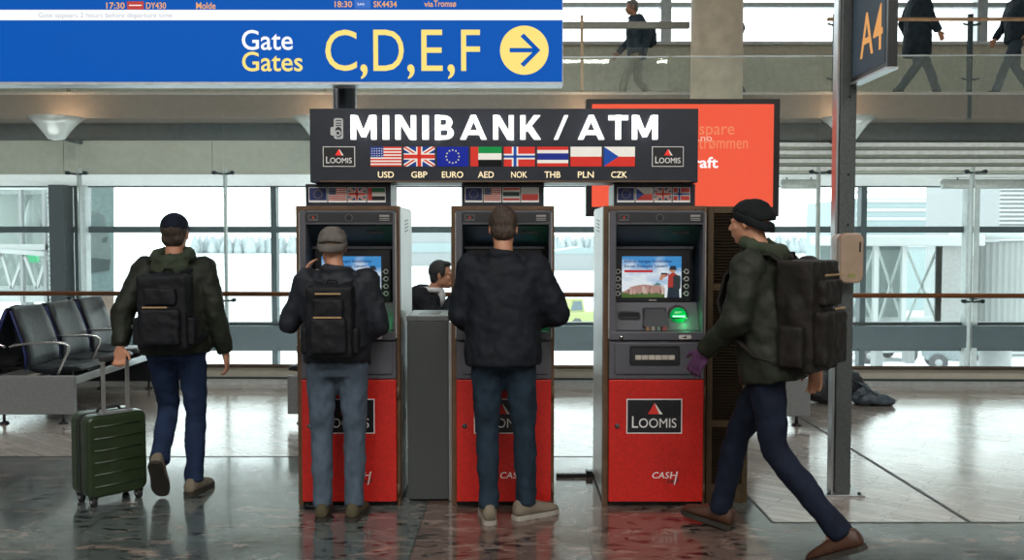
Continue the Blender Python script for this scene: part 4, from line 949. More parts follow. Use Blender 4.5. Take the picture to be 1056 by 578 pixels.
# ------------------------------------------------------------------ louvred cabinet beside the right machine
YC = 5.60
x0, x1 = px(729, 370, YC), px(772, 370, YC)
t = thing('louvred_cabinet', 'tall narrow brown cabinet with louvred door beside the right cash machine', 'cabinet', (x0, YC, 0))
W = x1 - x0; H = pz(213, YC)
mb = MB(); mb.box(0, W, .03, .7, 0, H); mb.box(0, .035, 0, .03, 0, H); mb.box(W - .035, W, 0, .03, 0, H)
cuts = [0, pz(500, YC), pz(441, YC), pz(434, YC), pz(300, YC), pz(293, YC), pz(220, YC), H]
for a, b in ((0, cuts[1]), (cuts[2], cuts[3]), (cuts[4], cuts[5]), (cuts[6], H)): mb.box(.035, W - .035, 0, .03, a, b)
mb.build('body', t, mat('brown_cabinet', srgb('#46361f'), .5, var=.1), .002)
for a, b in ((cuts[1], cuts[2]), (cuts[3], cuts[4]), (cuts[5], cuts[6])):
    mb = MB(); n = int((b - a) / .018)
    mb.box(.035, W - .035, .028, .0295, a, b, M_BLACK)
    for j in range(n):
        z = a + (j + .3) * (b - a) / n; mb.add([(.035, .002, z), (W - .035, .002, z), (W - .035, .027, z + .011), (.035, .027, z + .011), (.035, .004, z - .003), (W - .035, .004, z - .003), (W - .035, .029, z + .008), (.035, .029, z + .008)], [(0, 1, 2, 3), (4, 5, 6, 7), (0, 1, 5, 4), (2, 3, 7, 6), (0, 3, 7, 4), (1, 2, 6, 5)], mat('louvre_brown', srgb('#30261a'), .45))
    mb.build('louvre_panel', t)

# ------------------------------------------------------------------ grey waste bin pillar
YBN = 5.62
x0, x1 = px(420, 420, YBN), px(462.5, 420, YBN)
t = thing('waste_bin', 'slim grey rectangular waste bin standing between the left and middle cash machines', 'bin', (x0, YBN, 0))
W = x1 - x0; H = pz(331.5, YBN)
mb = MB(); mb.box(0, W, 0, .42, .015, H); mb.build('body', t, mat('speckled_bin_grey', srgb('#4c504f'), .45, .3, var=.12, scale=350), .004)
mb = MB(); mb.box(-.004, W + .004, -.006, .43, H + .001, H + .035); li = mb.build('lid', t, mat('bin_lid_grey', srgb('#6e7273'), .35, .5), .004)
mb = MB(); mb.box(W * .25, W * .75, .1, .3, H + .034, H + .037); mb.build('slot', li, M_BLACK)
mb = MB(); mb.box(W, W + .022, 0.0, .4, .0, H); mb.build('edge_strip', t, M_STEEL, .003)
mb = MB(); mb.box(.02, W - .02, .02, .4, 0, .015); mb.build('base', t, M_RUB)
# cable cover along the floor between the machines
for a, b, w in ((573.5, 613, 'between the middle and right cash machines'), (462, 468, 'between the waste bin and the middle cash machine')):
    Yc = gY(492); mb = MB(); mb.bar((px(a, 492, Yc), Yc, .012), (px(b, 492, Yc), Yc, .012), .035, .024, M_BLACK)
    if b > 600: mb.box(px(604, 490, Yc), px(611, 490, Yc), Yc - .03, Yc + .03, .0, .045, M_BLACK)
    tag(mb.build('cable_cover', None, bevel=.004), 'black cable cover strip on the floor ' + w, 'cable cover')

# ------------------------------------------------------------------ gate post with A4 sign and dispenser
YPO = 5.82; XP = px(868.5, 300, YPO)
t = thing('gate_post', 'square steel post at right with a floor plate, carrying the A4 sign', 'post', (XP, YPO, 0))
mb = MB(); mb.box(-.045, .055, -.05, .05, .012, 3.6); mb.build('pole', t, M_DSTEEL, .006)
mb = MB(); mb.box(-.062, -.046, -.03, .05, .012, 3.6); mb.build('edge_strip', t, M_STEEL, .002)
mb = MB(); mb.box(-.12, .13, -.1, .12, 0, .012); bp_ = mb.build('base_plate', t, M_STEEL, .002)
for a, b in ((-.09, -.08), (.1, -.08), (.1, .1)):
    mb = MB(); mb.cyl((a, b, .012), (a, b, .026), .011, n=6); mb.build('bolt', bp_, M_FRAME)
for yy in (100, 180, 232):
    mb = MB(); mb.cyl((.01, -.05, pz(yy, 5.77)), (.01, -.053, pz(yy, 5.77)), .008, n=12); mb.build('rivet', t, M_BLACK)
XA4 = 2.105
t = thing('projecting_sign', 'dark projecting sign with orange A4, fixed to the gate post at upper right', 'sign', (XA4, 5.48, pz(86, 5.76)))
zb = t.location.z
mb = MB(); mb.box(0, .055, -.27, .285, 0, 1.15); mb.build('sign_case', t, M_BLACK, .004)
mb = MB(); mb.box(-.003, .0, -.235, .26, .03, 1.12); mb.build('sign_face', t, emit('slate_sign_face', srgb('#3f4b55'), .35, srgb('#39444e')))
mb = MB(); Mr = Matrix.Rotation(R(-90), 4, 'Z')
ya, yb_ = .135, -.20
# rotate: local x runs towards the camera (-Y), face looks to -X
text(mb, 'A4', -ya, -yb_, 2.705 - zb, 2.965 - zb, -.003, M_ORL2 if 'M_ORL2' in globals() else emit('lit_amber_print', srgb('#e8a45a'), .85), .001, .005, M=Mr)
mb.build('lettering', t)
mb = MB(); mb.box(-.012, .06, -.275, .286, -.012, .0); mb.build('lower_trim', t, M_STEEL)
mb = MB(); mb.box(-.01, .04, .280, .288, .2, .3); mb.build('bracket', t, M_DSTEEL)
YD = 5.70
t = thing('soap_dispenser', 'beige wall style hand sanitiser dispenser on the gate post', 'dispenser', (px(874.5, 266, YD), YD, pz(292, YD)))
W = .072; H = pz(240.5, YD) - pz(292, YD)
mb = MB(); mb.prism(rrect(-W, W, 0, H, .045, 8), -.07, .0); mb.build('body', t, mat('beige_plastic', srgb('#a08a76'), .4, var=.05, bump=.03), .012, seg=3)
mb = MB(); mb.prism(rrect(-W - .012, W - .03, .01, H - .005, .04), -.0, .06); mb.build('back_plate', t, mat('pale_dispenser_back', (.5, .5, .48), .4), .006)
mb = MB(); mb.prism(rrect(-.025, .02, .035, .06, .004), -.073, -.07, mat('olive_label', srgb('#8a8a50'), .5)); mb.build('label_sticker', t)
mb = MB(); mb.box(.042, .052, -.072, -.07, H * .62, H * .82, M_BLACK); mb.build('brand_print', t)

# ------------------------------------------------------------------ benches
def leather_back(sg):
    mb = MB(); rs = []
    # curved high back leaning away; local x is the seat direction
    prof = [(.0, .0), (.0, .12), (-.035, .26), (-.085, .40), (-.13, .52), (-.15, .545)]
    for i, (dx, z) in enumerate(prof):
        th = .045 if 0 < i < 5 else .025; w = .265 if i < 4 else .25
        ring = []
        for a, b in ((-w, 0), (-w * .6, -.008), (0, -.012), (w * .6, -.008), (w, 0), (w, -th), (0, -th - .008), (-w, -th)): ring.append(V((sg * (dx + b + .02), a, z)))
        rs.append(ring)
    mb.rings(rs); return mb
def leather_seat(sg):
    mb = MB(); rs = []
    for x, z, th in ((-.02, .012, .03), (.05, .0, .05), (.2, -.005, .06), (.34, .012, .055), (.42, .012, .045), (.455, -.01, .02)):
        w = .262; rs.append([V((sg * x, a, z + b)) for a, b in ((-w, 0), (-w * .7, .006), (0, -.006), (w * .7, .006), (w, 0), (w * .95, -th), (0, -th), (-w * .95, -th))])
    mb.rings(rs); return mb
def make_bench(label, sides=(1, -1), n=3):
    t = thing('airport_bench', label, 'bench', (0, 0, 0), 0, 'back to back rows of black leather seats')
    pit = .615
    for yy, m, nm in ((0, M_PANEL, 1), (n * pit + .06, M_PANELD, 2)):
        mb = MB(); mb.box(-.61, .61, yy - .03, yy + .03, .085, .425); mb.build('end_panel', t, m, .008)
        for x in (-.585 + .09, -.02, .5):
            mb = MB(); mb.cyl((x, yy, .02), (x, yy, .09), .013, m=M_BLACK); mb.cyl((x, yy, 0), (x, yy, .02), .045, .03, m=M_BLACK, n=20); mb.build('leg', t)
    if True:
        mb = MB(); mb.prism(disc(-.12, .335, .028), -.034, -.03); mb.build('port', t, M_BLACK)
    for sg in sides:
        mb = MB(); mb.box(sg * .16 - .0, sg * .56, .03, n * pit + .03, .33, .40) if sg > 0 else mb.box(-.56, -.16, .03, n * pit + .03, .33, .40); mb.build('beam', t, M_STEEL, .004)
        for j in range(n):
            y = .06 + pit * (j + .5) - .03
            for k_ in (-.14, .14):
                mb = MB(); mb.box(min(sg * .3, sg * .5), max(sg * .3, sg * .5), y + k_ - .015, y + k_ + .015, .395, .435); mb.build('seat_bracket', t, M_BLACK)
            me = leather_seat(sg); me.v = [p + V((sg * .17, y, .485)) for p in me.v]; so = me.build('seat', t, M_LEATH, .008)
            me = leather_back(sg); me.v = [p + V((sg * .165, y, .47)) for p in me.v]; bo = me.build('backrest', t, M_LEATH, .01)
            for e_ in (-.272, .272):
                mb = MB(); mb.tube([(sg * (.165 + dx - .02), y + e_, .47 + z) for dx, z in ((.0, .0), (.0, .12), (-.035, .26), (-.085, .40), (-.125, .52))], .012, n=8)
                mb.build('trim', bo, M_NAVYT)
        for j in range(n + 1):
            y = .045 + pit * j
            pts = [(.02, .67), (.06, .69), (.2, .705), (.4, .71), (.50, .705), (.535, .68), (.53, .63), (.47, .5), (.43, .41)]
            mb = MB(); mb.tube([(sg * a, y, z) for a, z in pts], .0125, n=12); mb.build('armrest', t, M_CHROME)
    return t
bench = make_bench('long row of black leather seats at the far left behind the suitcase')
bench.location = (-4.44, 8.03, 0)
b2 = copy_tree(bench); b2.location = (-1.36, 8.05, 0); b2['label'] = 'row of black leather seats behind the left cash machine, where the person with glasses sits'
b3 = copy_tree(bench); b3.location = (1.975, 7.95, 0); b3['label'] = 'row of black leather seats mostly hidden behind the right cash machine and big backpack'

# ------------------------------------------------------------------ suitcase
t = thing('suitcase', 'dark green hard shell cabin suitcase on wheels pulled by the person in the dark cap', 'suitcase', (px(113, 515, 5.66), 5.67, 0), R(48))
M_SHELL = mat('dark_green_shell', srgb('#27361f'), .28, var=.08, bump=.04, bscale=300, coat=.4)
W, D, H0, H1 = .185, .125, .055, .56
for sg in (-1, 1):
    mb = MB(); a, b = (-D, -.012) if sg < 0 else (.012, D)
    mb.prism(rrect(-W, W, H0, H1, .05, 6), a, b)
    sh = mb.build('shell_half', t, M_SHELL, .022, seg=4)
    yo = a if sg < 0 else b
    for j in range(6):
        z = H0 + .07 + j * .073; r_ = MB(); r_.tube([(-W + .04, yo + sg * .001, z), (W - .04, yo + sg * .001, z)], .006, n=8); r_.build('rib', sh, M_SHELL)
mb = MB(); mb.prism(rrect(-W - .002, W + .002, H0 - .002, H1 + .002, .05, 6), -.013, .013); mb.build('zip_band', t, M_BLK2, .002)
for sx in (-1, 1):
    for j in range(2):
        z0, z1 = ((.1, .26), (.33, .49))[j]
        mb = MB(); mb.box(sx * W - .002, sx * W + .002, -.095, -.035, z0, z1); mb.box(sx * W - .002, sx * W + .002, .035, .095, z0, z1); mb.build('side_relief', t, M_SHELL, .006)
mb = MB(); mb.tube([(-.07, 0, H1), (-.06, 0, H1 + .022), (.06, 0, H1 + .022), (.07, 0, H1)], .011, n=10); mb.build('carry_handle', t, M_BLK2)
mb = MB(); mb.tube([(W, -.0, .36), (W + .02, 0, .34), (W + .02, 0, .26), (W, 0, .24)], .009, n=10); mb.build('side_handle', t, M_BLK2)
M_TUBE = mat('handle_aluminium', (.45, .45, .45), .35, .8)
for sx in (-.075, .075):
    mb = MB(); mb.box(sx - .01, sx + .01, -D + .018, -D + .035, H1 - .02, .885); mb.build('handle_tube', t, M_TUBE)
mb = MB(); mb.box(-.095, .095, -D + .008, -D + .045, .88, .912); mb.build('handle_grip', t, M_BLK2, .01)
mb = MB(); mb.box(-.1, .1, -D + .002, -D + .05, H1 - .005, H1 + .012); mb.build('handle_socket', t, M_PANEL, .004)
for sx in (-1, 1):
    for sy in (-1, 1):
        c = V((sx * (W - .045), sy * (D - .04), .03))
        mb = MB(); mb.cyl(c + V((-.013, 0, 0)), c + V((.013, 0, 0)), .03, n=24, m=M_RUB); mb.cyl(c + V((-.02, 0, 0)), c + V((.02, 0, 0)), .011, n=12, m=M_PANEL); mb.box(c.x - .022, c.x + .022, c.y - .02, c.y + .02, .045, .07, M_BLK2); mb.build('wheel', t)

# ------------------------------------------------------------------ bags
M_NYL = mat('black_nylon', (.018, .022, .028), .45, var=.2, bump=.5, bscale=14)
M_NYLB = mat('slate_nylon', (.05, .07, .09), .4, var=.2, bump=.5, bscale=16)
def pile(name, label, cat, loc, blobs, m, extra=None, folds=.05):
    t = thing(name, label, cat, loc)
    mb = MB()
    for c, r, rz in blobs: mb.ell(c, r, Matrix.Rotation(R(rz), 3, 'Z'))
    mb.v = [V((p.x, p.y, max(p.z, .004))) for p in mb.v]
    me = bake(mb, .016, 3, folds, .09); 
    for v in me.vertices: v.co.z = max(v.co.z, .002)
    put('bag_body', me, m, t)
    if extra: extra(t)
    return t
def straps(t):
    mb = MB(); mb.tube([(.1, -.12, .28), (.25, -.22, .2), (.38, -.2, .1), (.48, -.12, .015), (.55, .02, .012)], .012, n=8); mb.build('strap', t, M_NYLB)
    mb = MB(); mb.tube([(-.1, -.2, .25), (.05, -.28, .3), (.2, -.2, .22)], .012, n=8); mb.build('strap', t, M_NYLB)
pile('duffel_bag', 'black duffel bag lying on the floor behind the gate post', 'bag', (px(862, 420, 8.95), 9.1, 0), [((0, 0, .17), (.36, .2, .18), 10), ((.1, -.05, .22), (.2, .17, .12), -20), ((-.2, .05, .2), (.18, .2, .18), 0)], M_NYL, straps)
pile('crumpled_jacket', 'dark blue jacket in a heap on the floor, right of the gate post', 'jacket', (px(893, 418, 9.0), 8.98, 0), [((.02, 0, .06), (.17, .15, .07), 25), ((.12, -.05, .04), (.13, .09, .05), -15), ((-.06, .05, .1), (.12, .12, .1), 0)], M_NYLB, None, .08)
pile('rucksack', 'dark bag resting on the hidden row of seats behind the far left seats', 'bag', (-4.78, 8.9, .49), [((0, 0, .2), (.16, .17, .22), 0), ((.02, -.05, .38), (.12, .12, .12), 10)], M_NYL)
pile('canvas_bag', 'beige and red canvas bag on the hidden row of seats at far left', 'bag', (-4.78, 8.28, .49), [((0, 0, .2), (.15, .18, .2), 0), ((0, .02, .36), (.11, .15, .1), 10)], mat('beige_canvas', srgb('#94806e'), .8, var=.2, scale=8, bump=.4, bscale=40))
# ================================================================== people
M_SKIN = mat('skin', srgb('#b98468'), .5, var=.04, scale=20, bump=.05)
def fabric(name, h, rough=.85, bs=18, b=.35): return mat(name, srgb(h), rough, var=.12, scale=14, bump=b, bscale=bs, stretch=(1, 1, .6), spec=.25)
def frame_mat(fwd, up=V((0, 0, 1))):
    f = V(fwd).normalized(); r = f.cross(up).normalized(); u = r.cross(f)
    return Matrix((r, f, u)).transposed()
def loft(mb, secs, n=20, m=None):
    """secs: (centre, right vector, forward vector, half width, half depth)"""
    rs = []
    for c, r, f, w, d in secs:
        r = V(r).normalized(); f = V(f).normalized()
        ring = []
        for k in range(n):
            a = 2 * math.pi * k / n; ca, sa = math.cos(a), math.sin(a)
            ring.append(V(c) + r * (w * math.copysign(abs(ca) ** .85, ca)) + f * (d * math.copysign(abs(sa) ** .85, sa)))
        rs.append(ring)
    mb.rings(rs, m)
def hand(mb, wr, d, nrm, side, curl=.45, k=1.0):
    """d: finger direction, nrm: palm normal, side: thumb side vector"""
    d = V(d).normalized(); nrm = V(nrm); nrm = (nrm - d * nrm.dot(d)).normalized(); s = d.cross(nrm).normalized()
    if s.dot(V(side)) < 0: s = -s
    pc = V(wr) + d * .05 * k
    M3 = Matrix((s, d, nrm)).transposed()
    mb.ell(pc, (.041 * k, .052 * k, .017 * k), M3, 14, 10); mb.capsule(V(wr) - d * .02, .026 * k, V(wr) + d * .03 * k, .024 * k, 10)
    for i, L in enumerate((.072, .08, .075, .058)):
        off = (.029 - i * .0195) * k; p = V(wr) + d * .088 * k + s * off; dr = (d + s * (off * 2.2)).normalized(); seg = L * k
        q = p
        for j, fr in enumerate((.45, .32, .23)):
            a = curl * (j + .6); dd = (dr * math.cos(a) + nrm * math.sin(a)).normalized(); q2 = q + dd * seg * fr
            mb.capsule(q, (.0095 - .0009 * j) * k, q2, (.009 - .001 * j) * k, 8); q = q2
        mb.capsule(V(wr) + d * .04 * k + s * off * .8, .011 * k, p, .0098 * k, 8)
    p = V(wr) + d * .028 * k + s * .026 * k; a = (d * .7 + s * .75 + nrm * .2).normalized(); q = p + a * .04 * k
    mb.capsule(p, .0125 * k, q, .011 * k, 8); q2 = q + (d * .9 + s * .25 + nrm * .3).normalized() * .032 * k; mb.capsule(q, .0108 * k, q2, .0085 * k, 8)
def head(mb, c, fwd, k=1.0):
    H = frame_mat(fwd); r, f, u = [V(H.col[i]) for i in range(3)]; c = V(c)
    mb.ell(c + u * .022 * k - f * .012 * k, (.074 * k, .094 * k, .093 * k), H)
    mb.ell(c - u * .035 * k + f * .032 * k, (.058 * k, .062 * k, .078 * k), H)
    mb.ell(c - u * .092 * k + f * .058 * k, (.03 * k, .026 * k, .02 * k), H)
    for s in (-1, 1):
        mb.ell(c - u * .06 * k + r * s * .042 * k + f * .005 * k, (.018 * k, .05 * k, .03 * k), H)
        mb.ell(c + r * s * .076 * k - u * .008 * k - f * .004 * k, (.008 * k, .018 * k, .031 * k), H)
        mb.ell(c + r * s * .03 * k + f * .076 * k + u * .012 * k, (.02 * k, .014 * k, .008 * k), H)
        mb.ell(c + r * s * .04 * k + f * .06 * k - u * .028 * k, (.02 * k, .02 * k, .018 * k), H)
        mb.ell(c + r * s * .03 * k + f * .077 * k - u * .004 * k, (.013 * k, .012 * k, .008 * k), H)
    mb.capsule(c + f * .088 * k + u * .004 * k, .0095 * k, c + f * .107 * k - u * .03 * k, .0125 * k, 10)
    for s in (-1, 1): mb.ell(c + f * .098 * k - u * .034 * k + r * s * .011 * k, (.009 * k, .011 * k, .008 * k), H)
    mb.ell(c + f * .09 * k - u * .058 * k, (.022 * k, .012 * k, .0075 * k), H); mb.ell(c + f * .087 * k - u * .07 * k, (.02 * k, .012 * k, .0075 * k), H)
    return H
def shoe(parent, an, d, pitch, m, ms, k=1.0, roll=0):
    d = V((d[0], d[1], 0)).normalized(); H = frame_mat(d).to_4x4()
    M = Matrix.Translation(V(an)) @ H @ Matrix.Rotation(pitch, 4, 'X')
    secs = [(-.078, .022, .03, .075), (-.068, .034, .018, .098), (-.03, .038, .016, .115), (.02, .040, .016, .108), (.07, .043, .016, .088), (.12, .048, .016, .070), (.165, .045, .017, .058), (.195, .032, .02, .046), (.205, .018, .025, .036)]
    mb = MB(); rs = []
    for y, w, z0, z1 in secs:
        zc, h = (z0 + z1) / 2 - .085, (z1 - z0) / 2; ring = []
        for j in range(16):
            a = 2 * math.pi * j / 16; ca, sa = math.cos(a), math.sin(a)
            ring.append(M @ V((w * k * math.copysign(abs(ca) ** .7, ca) * (1 if sa < .2 else .82), y * k, (zc + h * math.copysign(abs(sa) ** .8, sa)) * k)))
        rs.append(ring)
    mb.rings(rs); o = mb.build('shoe', parent, m)
    ol = []
    for y, w in ((-.084, .012), (-.078, .028), (-.06, .039), (-.02, .041), (.03, .040), (.08, .046), (.12, .052), (.165, .049), (.195, .036), (.212, .016)): ol.append((w * k, y * k))
    pts = ol + [(-a, b) for a, b in ol[::-1]]
    mb = MB(); n = len(pts); vs = [M @ V((a, b, -.085 * k)) for a, b in pts] + [M @ V((a, b, -.062 * k)) for a, b in pts]
    mb.add(vs, [tuple(range(n)), tuple(range(n, 2 * n))[::-1]] + [(i, (i + 1) % n, (i + 1) % n + n, i + n) for i in range(n)]); mb.build('sole', o, ms)
def lerp(a, b, t): return V(a) * (1 - t) + V(b) * t
def person(label, loc, rz, J, top, bottom, shoes, sole, hem=.80, k=1.0, hood=None, hair=None, hat=None, skin=None, hatfn=None, fine=.0065, jw=1.0, coat=False, collar=True, group=None, shirt=None, glove=None):
    t = thing('person', label, 'person', loc, rz, group)
    t.scale = (k, k, k)
    sk = skin or M_SKIN
    pel, ch, nk, hd = [V(J[x]) for x in ('pel', 'chest', 'neck', 'head')]
    sR = (V(J['sh'][1]) - V(J['sh'][0])).normalized(); hR = (V(J['hip'][1]) - V(J['hip'][0])).normalized()
    sp = (ch - pel).normalized(); sF = sp.cross(sR) * -1; sF = (-sF if sF.dot(V(J.get('fwd', (0, 1, 0)))) < 0 else sF)
    # --- body, one continuous skin surface
    b = MB()
    H = head(b, hd, J.get('look', (0, 1, 0)))
    b.capsule(nk - V((0, 0, .03)), .058, hd - V((0, 0, .045)) - V(H.col[1]) * .02, .052, 14)
    loft(b, [(pel - sp * .08, hR, sF, .13, .09), (pel, hR, sF, .155, .1), (lerp(pel, ch, .5), hR, sF, .135, .09), (ch, sR, sF, .155, .105), (lerp(ch, nk, .6), sR, sF, .15, .085), (lerp(ch, nk, .9), sR, sF, .08, .065)])
    for i in (0, 1):
        sh, el, wr = V(J['sh'][i]), V(J['el'][i]), V(J['wr'][i])
        b.capsule(sh, .05, el, .036); b.capsule(el, .036, wr, .024)
        hd_, nr, th = J['hand'][i]; hand(b, wr, hd_, nr, th, J.get('curl', (.5, .5))[i])
        hp, kn, an = V(J['hip'][i]), V(J['kn'][i]), V(J['an'][i])
        b.capsule(hp, .078, kn, .05); b.capsule(kn, .05, an, .032)
        fd = V((J['toe'][i][0], J['toe'][i][1], 0)).normalized(); b.capsule(an, .03, an + fd * .05 - V((0, 0, .02)), .028)
    body = put('body', bake(b, fine, 2, fac=.4), sk, t)
    # --- trousers
    b = MB()
    loft(b, [(pel - sp * .09, hR, sF, .15, .115), (pel, hR, sF, .172, .122), (pel + sp * .1, hR, sF, .165, .115)])
    for i in (0, 1):
        hp, kn, an = V(J['hip'][i]), V(J['kn'][i]), V(J['an'][i])
        b.capsule(hp, .098, lerp(hp, kn, .5), .085); b.capsule(lerp(hp, kn, .5), .085, kn, .066); b.capsule(kn, .066, lerp(kn, an, .4), .066)
        e = an + (kn - an).normalized() * .0; b.capsule(lerp(kn, an, .4), .066, lerp(kn, an, .88), .056)
        b.cyl(lerp(kn, an, .8), lerp(kn, an, 1.03), .06, .062, 16)
    put('trousers', bake(b, .011, 4, .022, .07), bottom, t)
    # --- jacket
    b = MB(); j = jw
    hb = V((pel.x, pel.y, 0)) ; hemc = pel + sp * (hem - .93)
    secs = [(hemc, hR, sF, .19 * j, .145 * j), (hemc + sp * .06, hR, sF, .192 * j, .148 * j), (lerp(pel, ch, .45), hR, sF, .185 * j, .14 * j), (ch, sR, sF, .2 * j, .14 * j), (lerp(ch, nk, .5), sR, sF, .2 * j, .115 * j), (lerp(ch, nk, .8), sR, sF, .14 * j, .095 * j), (nk, sR, sF, .085, .08)]
    loft(b, secs, 24)
    for i in (0, 1):
        sh, el, wr = V(J['sh'][i]), V(J['el'][i]), V(J['wr'][i])
        b.capsule(sh, .078 * j, el, .062 * j, 16); b.capsule(el, .062 * j, lerp(el, wr, .8), .05 * j, 16); b.cyl(lerp(el, wr, .7), lerp(el, wr, 1.0), .05 * j, .046 * j, 16)
    if collar: b.tube([nk + V((0, 0, .0)) + sR * (.078 * math.cos(a)) + V(H.col[1]) * (.078 * math.sin(a)) for a in [2 * math.pi * q / 20 for q in range(20)]], .026, n=10, closed=True, cap=False)
    put('jacket', bake(b, .0115, 4, .03, .075), top, t)
    if hood:
        b = MB(); bk = nk - V(H.col[1]) * .085
        b.tube([nk + V((0, 0, .03)) + sR * (.105 * math.cos(a)) - V(H.col[1]) * (.02 + .085 * math.sin(a)) - V((0, 0, .03 * math.sin(a))) for a in [2 * math.pi * q / 24 for q in range(24)]], .036, n=12, closed=True, cap=False)
        b.ell(bk + V((0, 0, -.05)), (.12, .05, .09)); put('hood', bake(b, .011, 4, .03, .05), hood, t)
    if shirt:
        b = MB(); b.tube([nk + V((0, 0, .02)) + sR * (.068 * math.cos(a)) + V(H.col[1]) * (.01 + .068 * math.sin(a)) for a in [2 * math.pi * q / 20 for q in range(20)]], .024, n=10, closed=True, cap=False); b.ell(nk + V(H.col[1]) * .09 - V((0, 0, .04)), (.05, .035, .08)); put('shirt_collar', bake(b, .008, 2), shirt, t)
    r, f, u = [V(H.col[i]) for i in range(3)]
    if hair:
        b = MB(); b.ell(hd + u * .032 - f * .022, (.082, .094, .095), H); b.ell(hd - u * .03 - f * .05, (.072, .05, .06), H)
        for s in (-1, 1): b.ell(hd + r * s * .074 + u * .015 + f * .012, (.008, .022, .04), H)
        b.ell(hd + f * .035 + u * .09, (.056, .045, .026), H)
        put('hair', bake(b, .006, 2, .008, .02), hair, t)
    if hatfn == 'beanie':
        b = MB(); rs = []
        for z, w in ((-.005, .084), (.02, .087), (.05, .085), (.072, .078), (.09, .066), (.105, .045), (.112, .02)):
            rs.append([hd + u * (z + .004) - f * (.012 + (.02 if z < .03 else .0)) + (r * math.cos(a) * w + f * math.sin(a) * w * 1.2) for a in [2 * math.pi * q / 28 for q in range(28)]])
        b.rings(rs); put('beanie', bake(b, .006, 3, .008, .03), hat, t)
        b = MB(); rs = []
        for z, w in ((-.02, .084), (-.015, .088), (.015, .09), (.025, .087)):
            rs.append([hd + u * z - f * .02 + u * (.045 * math.sin(a)) + (r * math.cos(a) * w + f * math.sin(a) * w * 1.2) for a in [2 * math.pi * q / 28 for q in range(28)]])
        b.rings(rs); b.build('hat_cuff', t, hat)
    if hatfn == 'cap':
        b = MB(); b.ell(hd + u * .045 - f * .012, (.086, .104, .088), H, lo=-12); put('cap', bake(b, .006, 2), hat, t)
        b = MB(); rs = []
        for y, w, z in ((.07, .072, .045), (.1, .07, .045), (.13, .06, .04), (.155, .035, .032)): rs.append([hd + f * y + r * w * math.cos(a) + u * (z - .012 * math.cos(a) ** 2 + .005 * math.sin(a)) for a in [2 * math.pi * q / 16 for q in range(16)]])
        b.rings(rs); b.build('brim', t, hat)
    for i in (0, 1): shoe(t, J['an'][i], J['toe'][i], J.get('pitch', (0, 0))[i], shoes, sole, 1.05)
    if glove:
        i, gm = glove; b = MB(); hd_, nr, th = J['hand'][i]; hand(b, V(J['wr'][i]), hd_, nr, th, J.get('curl', (.5, .5))[i], 1.12); put('glove', bake(b, .006, 1), gm, t)
    return t
def backpack(label, parent_t, c, up, back, k=(.15, .10, .25), m=None, stripe=None, fwd=None, pocket_m=None):
    """c: middle of the panel against the back; back: outward direction (all in the wearer's frame)"""
    Mw = Matrix.Translation(parent_t.location) @ Euler(parent_t.rotation_euler).to_matrix().to_4x4() @ Matrix.Scale(parent_t.scale.x, 4)
    bk = V(back).normalized(); u = V(up).normalized(); r = bk.cross(u).normalized(); u = r.cross(bk)
    L = Matrix((r, bk, u)).transposed().to_4x4(); L.translation = V(c)
    Mf = Mw @ L
    t = thing('backpack', label, 'backpack', Mf.translation, 0); t.rotation_euler = Mf.to_euler(); t.scale = parent_t.scale
    w, d, h = k
    mb = MB(); mb.ell((0, d * .85, -.02), (w * 1.02, d * 1.15, h * .95)); mb.box(-w * .92, w * .92, 0.0, d * 1.7, -h * .95, h * .8)
    me = bake(mb, .011, 8, .02, .07); put('main_pocket', me, m, t)
    pm = pocket_m or m
    mb = MB(); mb.box(-w * .72, w * .72, d * 1.4, d * 2.25, -h * .82, h * .02); mb.box(-w * .6, w * .6, d * 1.4, d * 2.1, h * .1, h * .5); put('front_pocket', bake(mb, .009, 10, .015, .05), pm, t)
    for s in (-1, 1):
        mb = MB(); mb.box(s * w * 1.0 - w * .16, s * w * 1.0 + w * .16, d * .3, d * 1.4, -h * .85, -h * .2); put('side_pocket', bake(mb, .009, 8, .01, .05), pm, t)
        mb = MB()
        pts = [(s * w * .5, .02, h * .72), (s * w * .62, -.05, h * .9), (s * w * .72, -.14, h * .86), (s * w * .85, -.26, h * .55), (s * w * .98, -.285, h * .1), (s * w * 1.12, -.22, -h * .35), (s * w * 1.1, -.08, -h * .7), (s * w * .95, .02, -h * .8)]
        rs = []
        for i, p in enumerate(pts):
            p = V(p); a = (V(pts[min(i + 1, len(pts) - 1)]) - V(pts[max(i - 1, 0)])).normalized(); x = V((1, 0, 0)); n = a.cross(x).normalized(); x = n.cross(a).normalized()
            rs.append([p + x * dx + n * dn for dx, dn in ((-.03, -.007), (.03, -.007), (.03, .007), (-.03, .007))])
        mb.rings(rs); mb.build('strap', t, m, .003)
    mb = MB(); mb.tube([(-.03, .02, h * .78), (-.025, .01, h * .92), (.025, .01, h * .92), (.03, .02, h * .78)], .006, n=8); mb.build('haul_loop', t, m)
    if stripe:
        for (z, a, b, yo) in stripe:
            mb = MB(); mb.bar((a * w, yo * d, z * h), (b * w, yo * d, z * h), .006, .009); mb.build('reflective_strip', t, mat('tan_strip', srgb('#a98a62'), .6))
    mb = MB(); mb.tube([(w * .75 * math.cos(a), d * (1.55 + .38 * math.cos(a) ** 2 * -1), h * (.3 + .42 * math.sin(a))) for a in [math.pi * q / 14 for q in range(15)]], .004, n=6); mb.build('zip', t, M_BLACK)
    return t
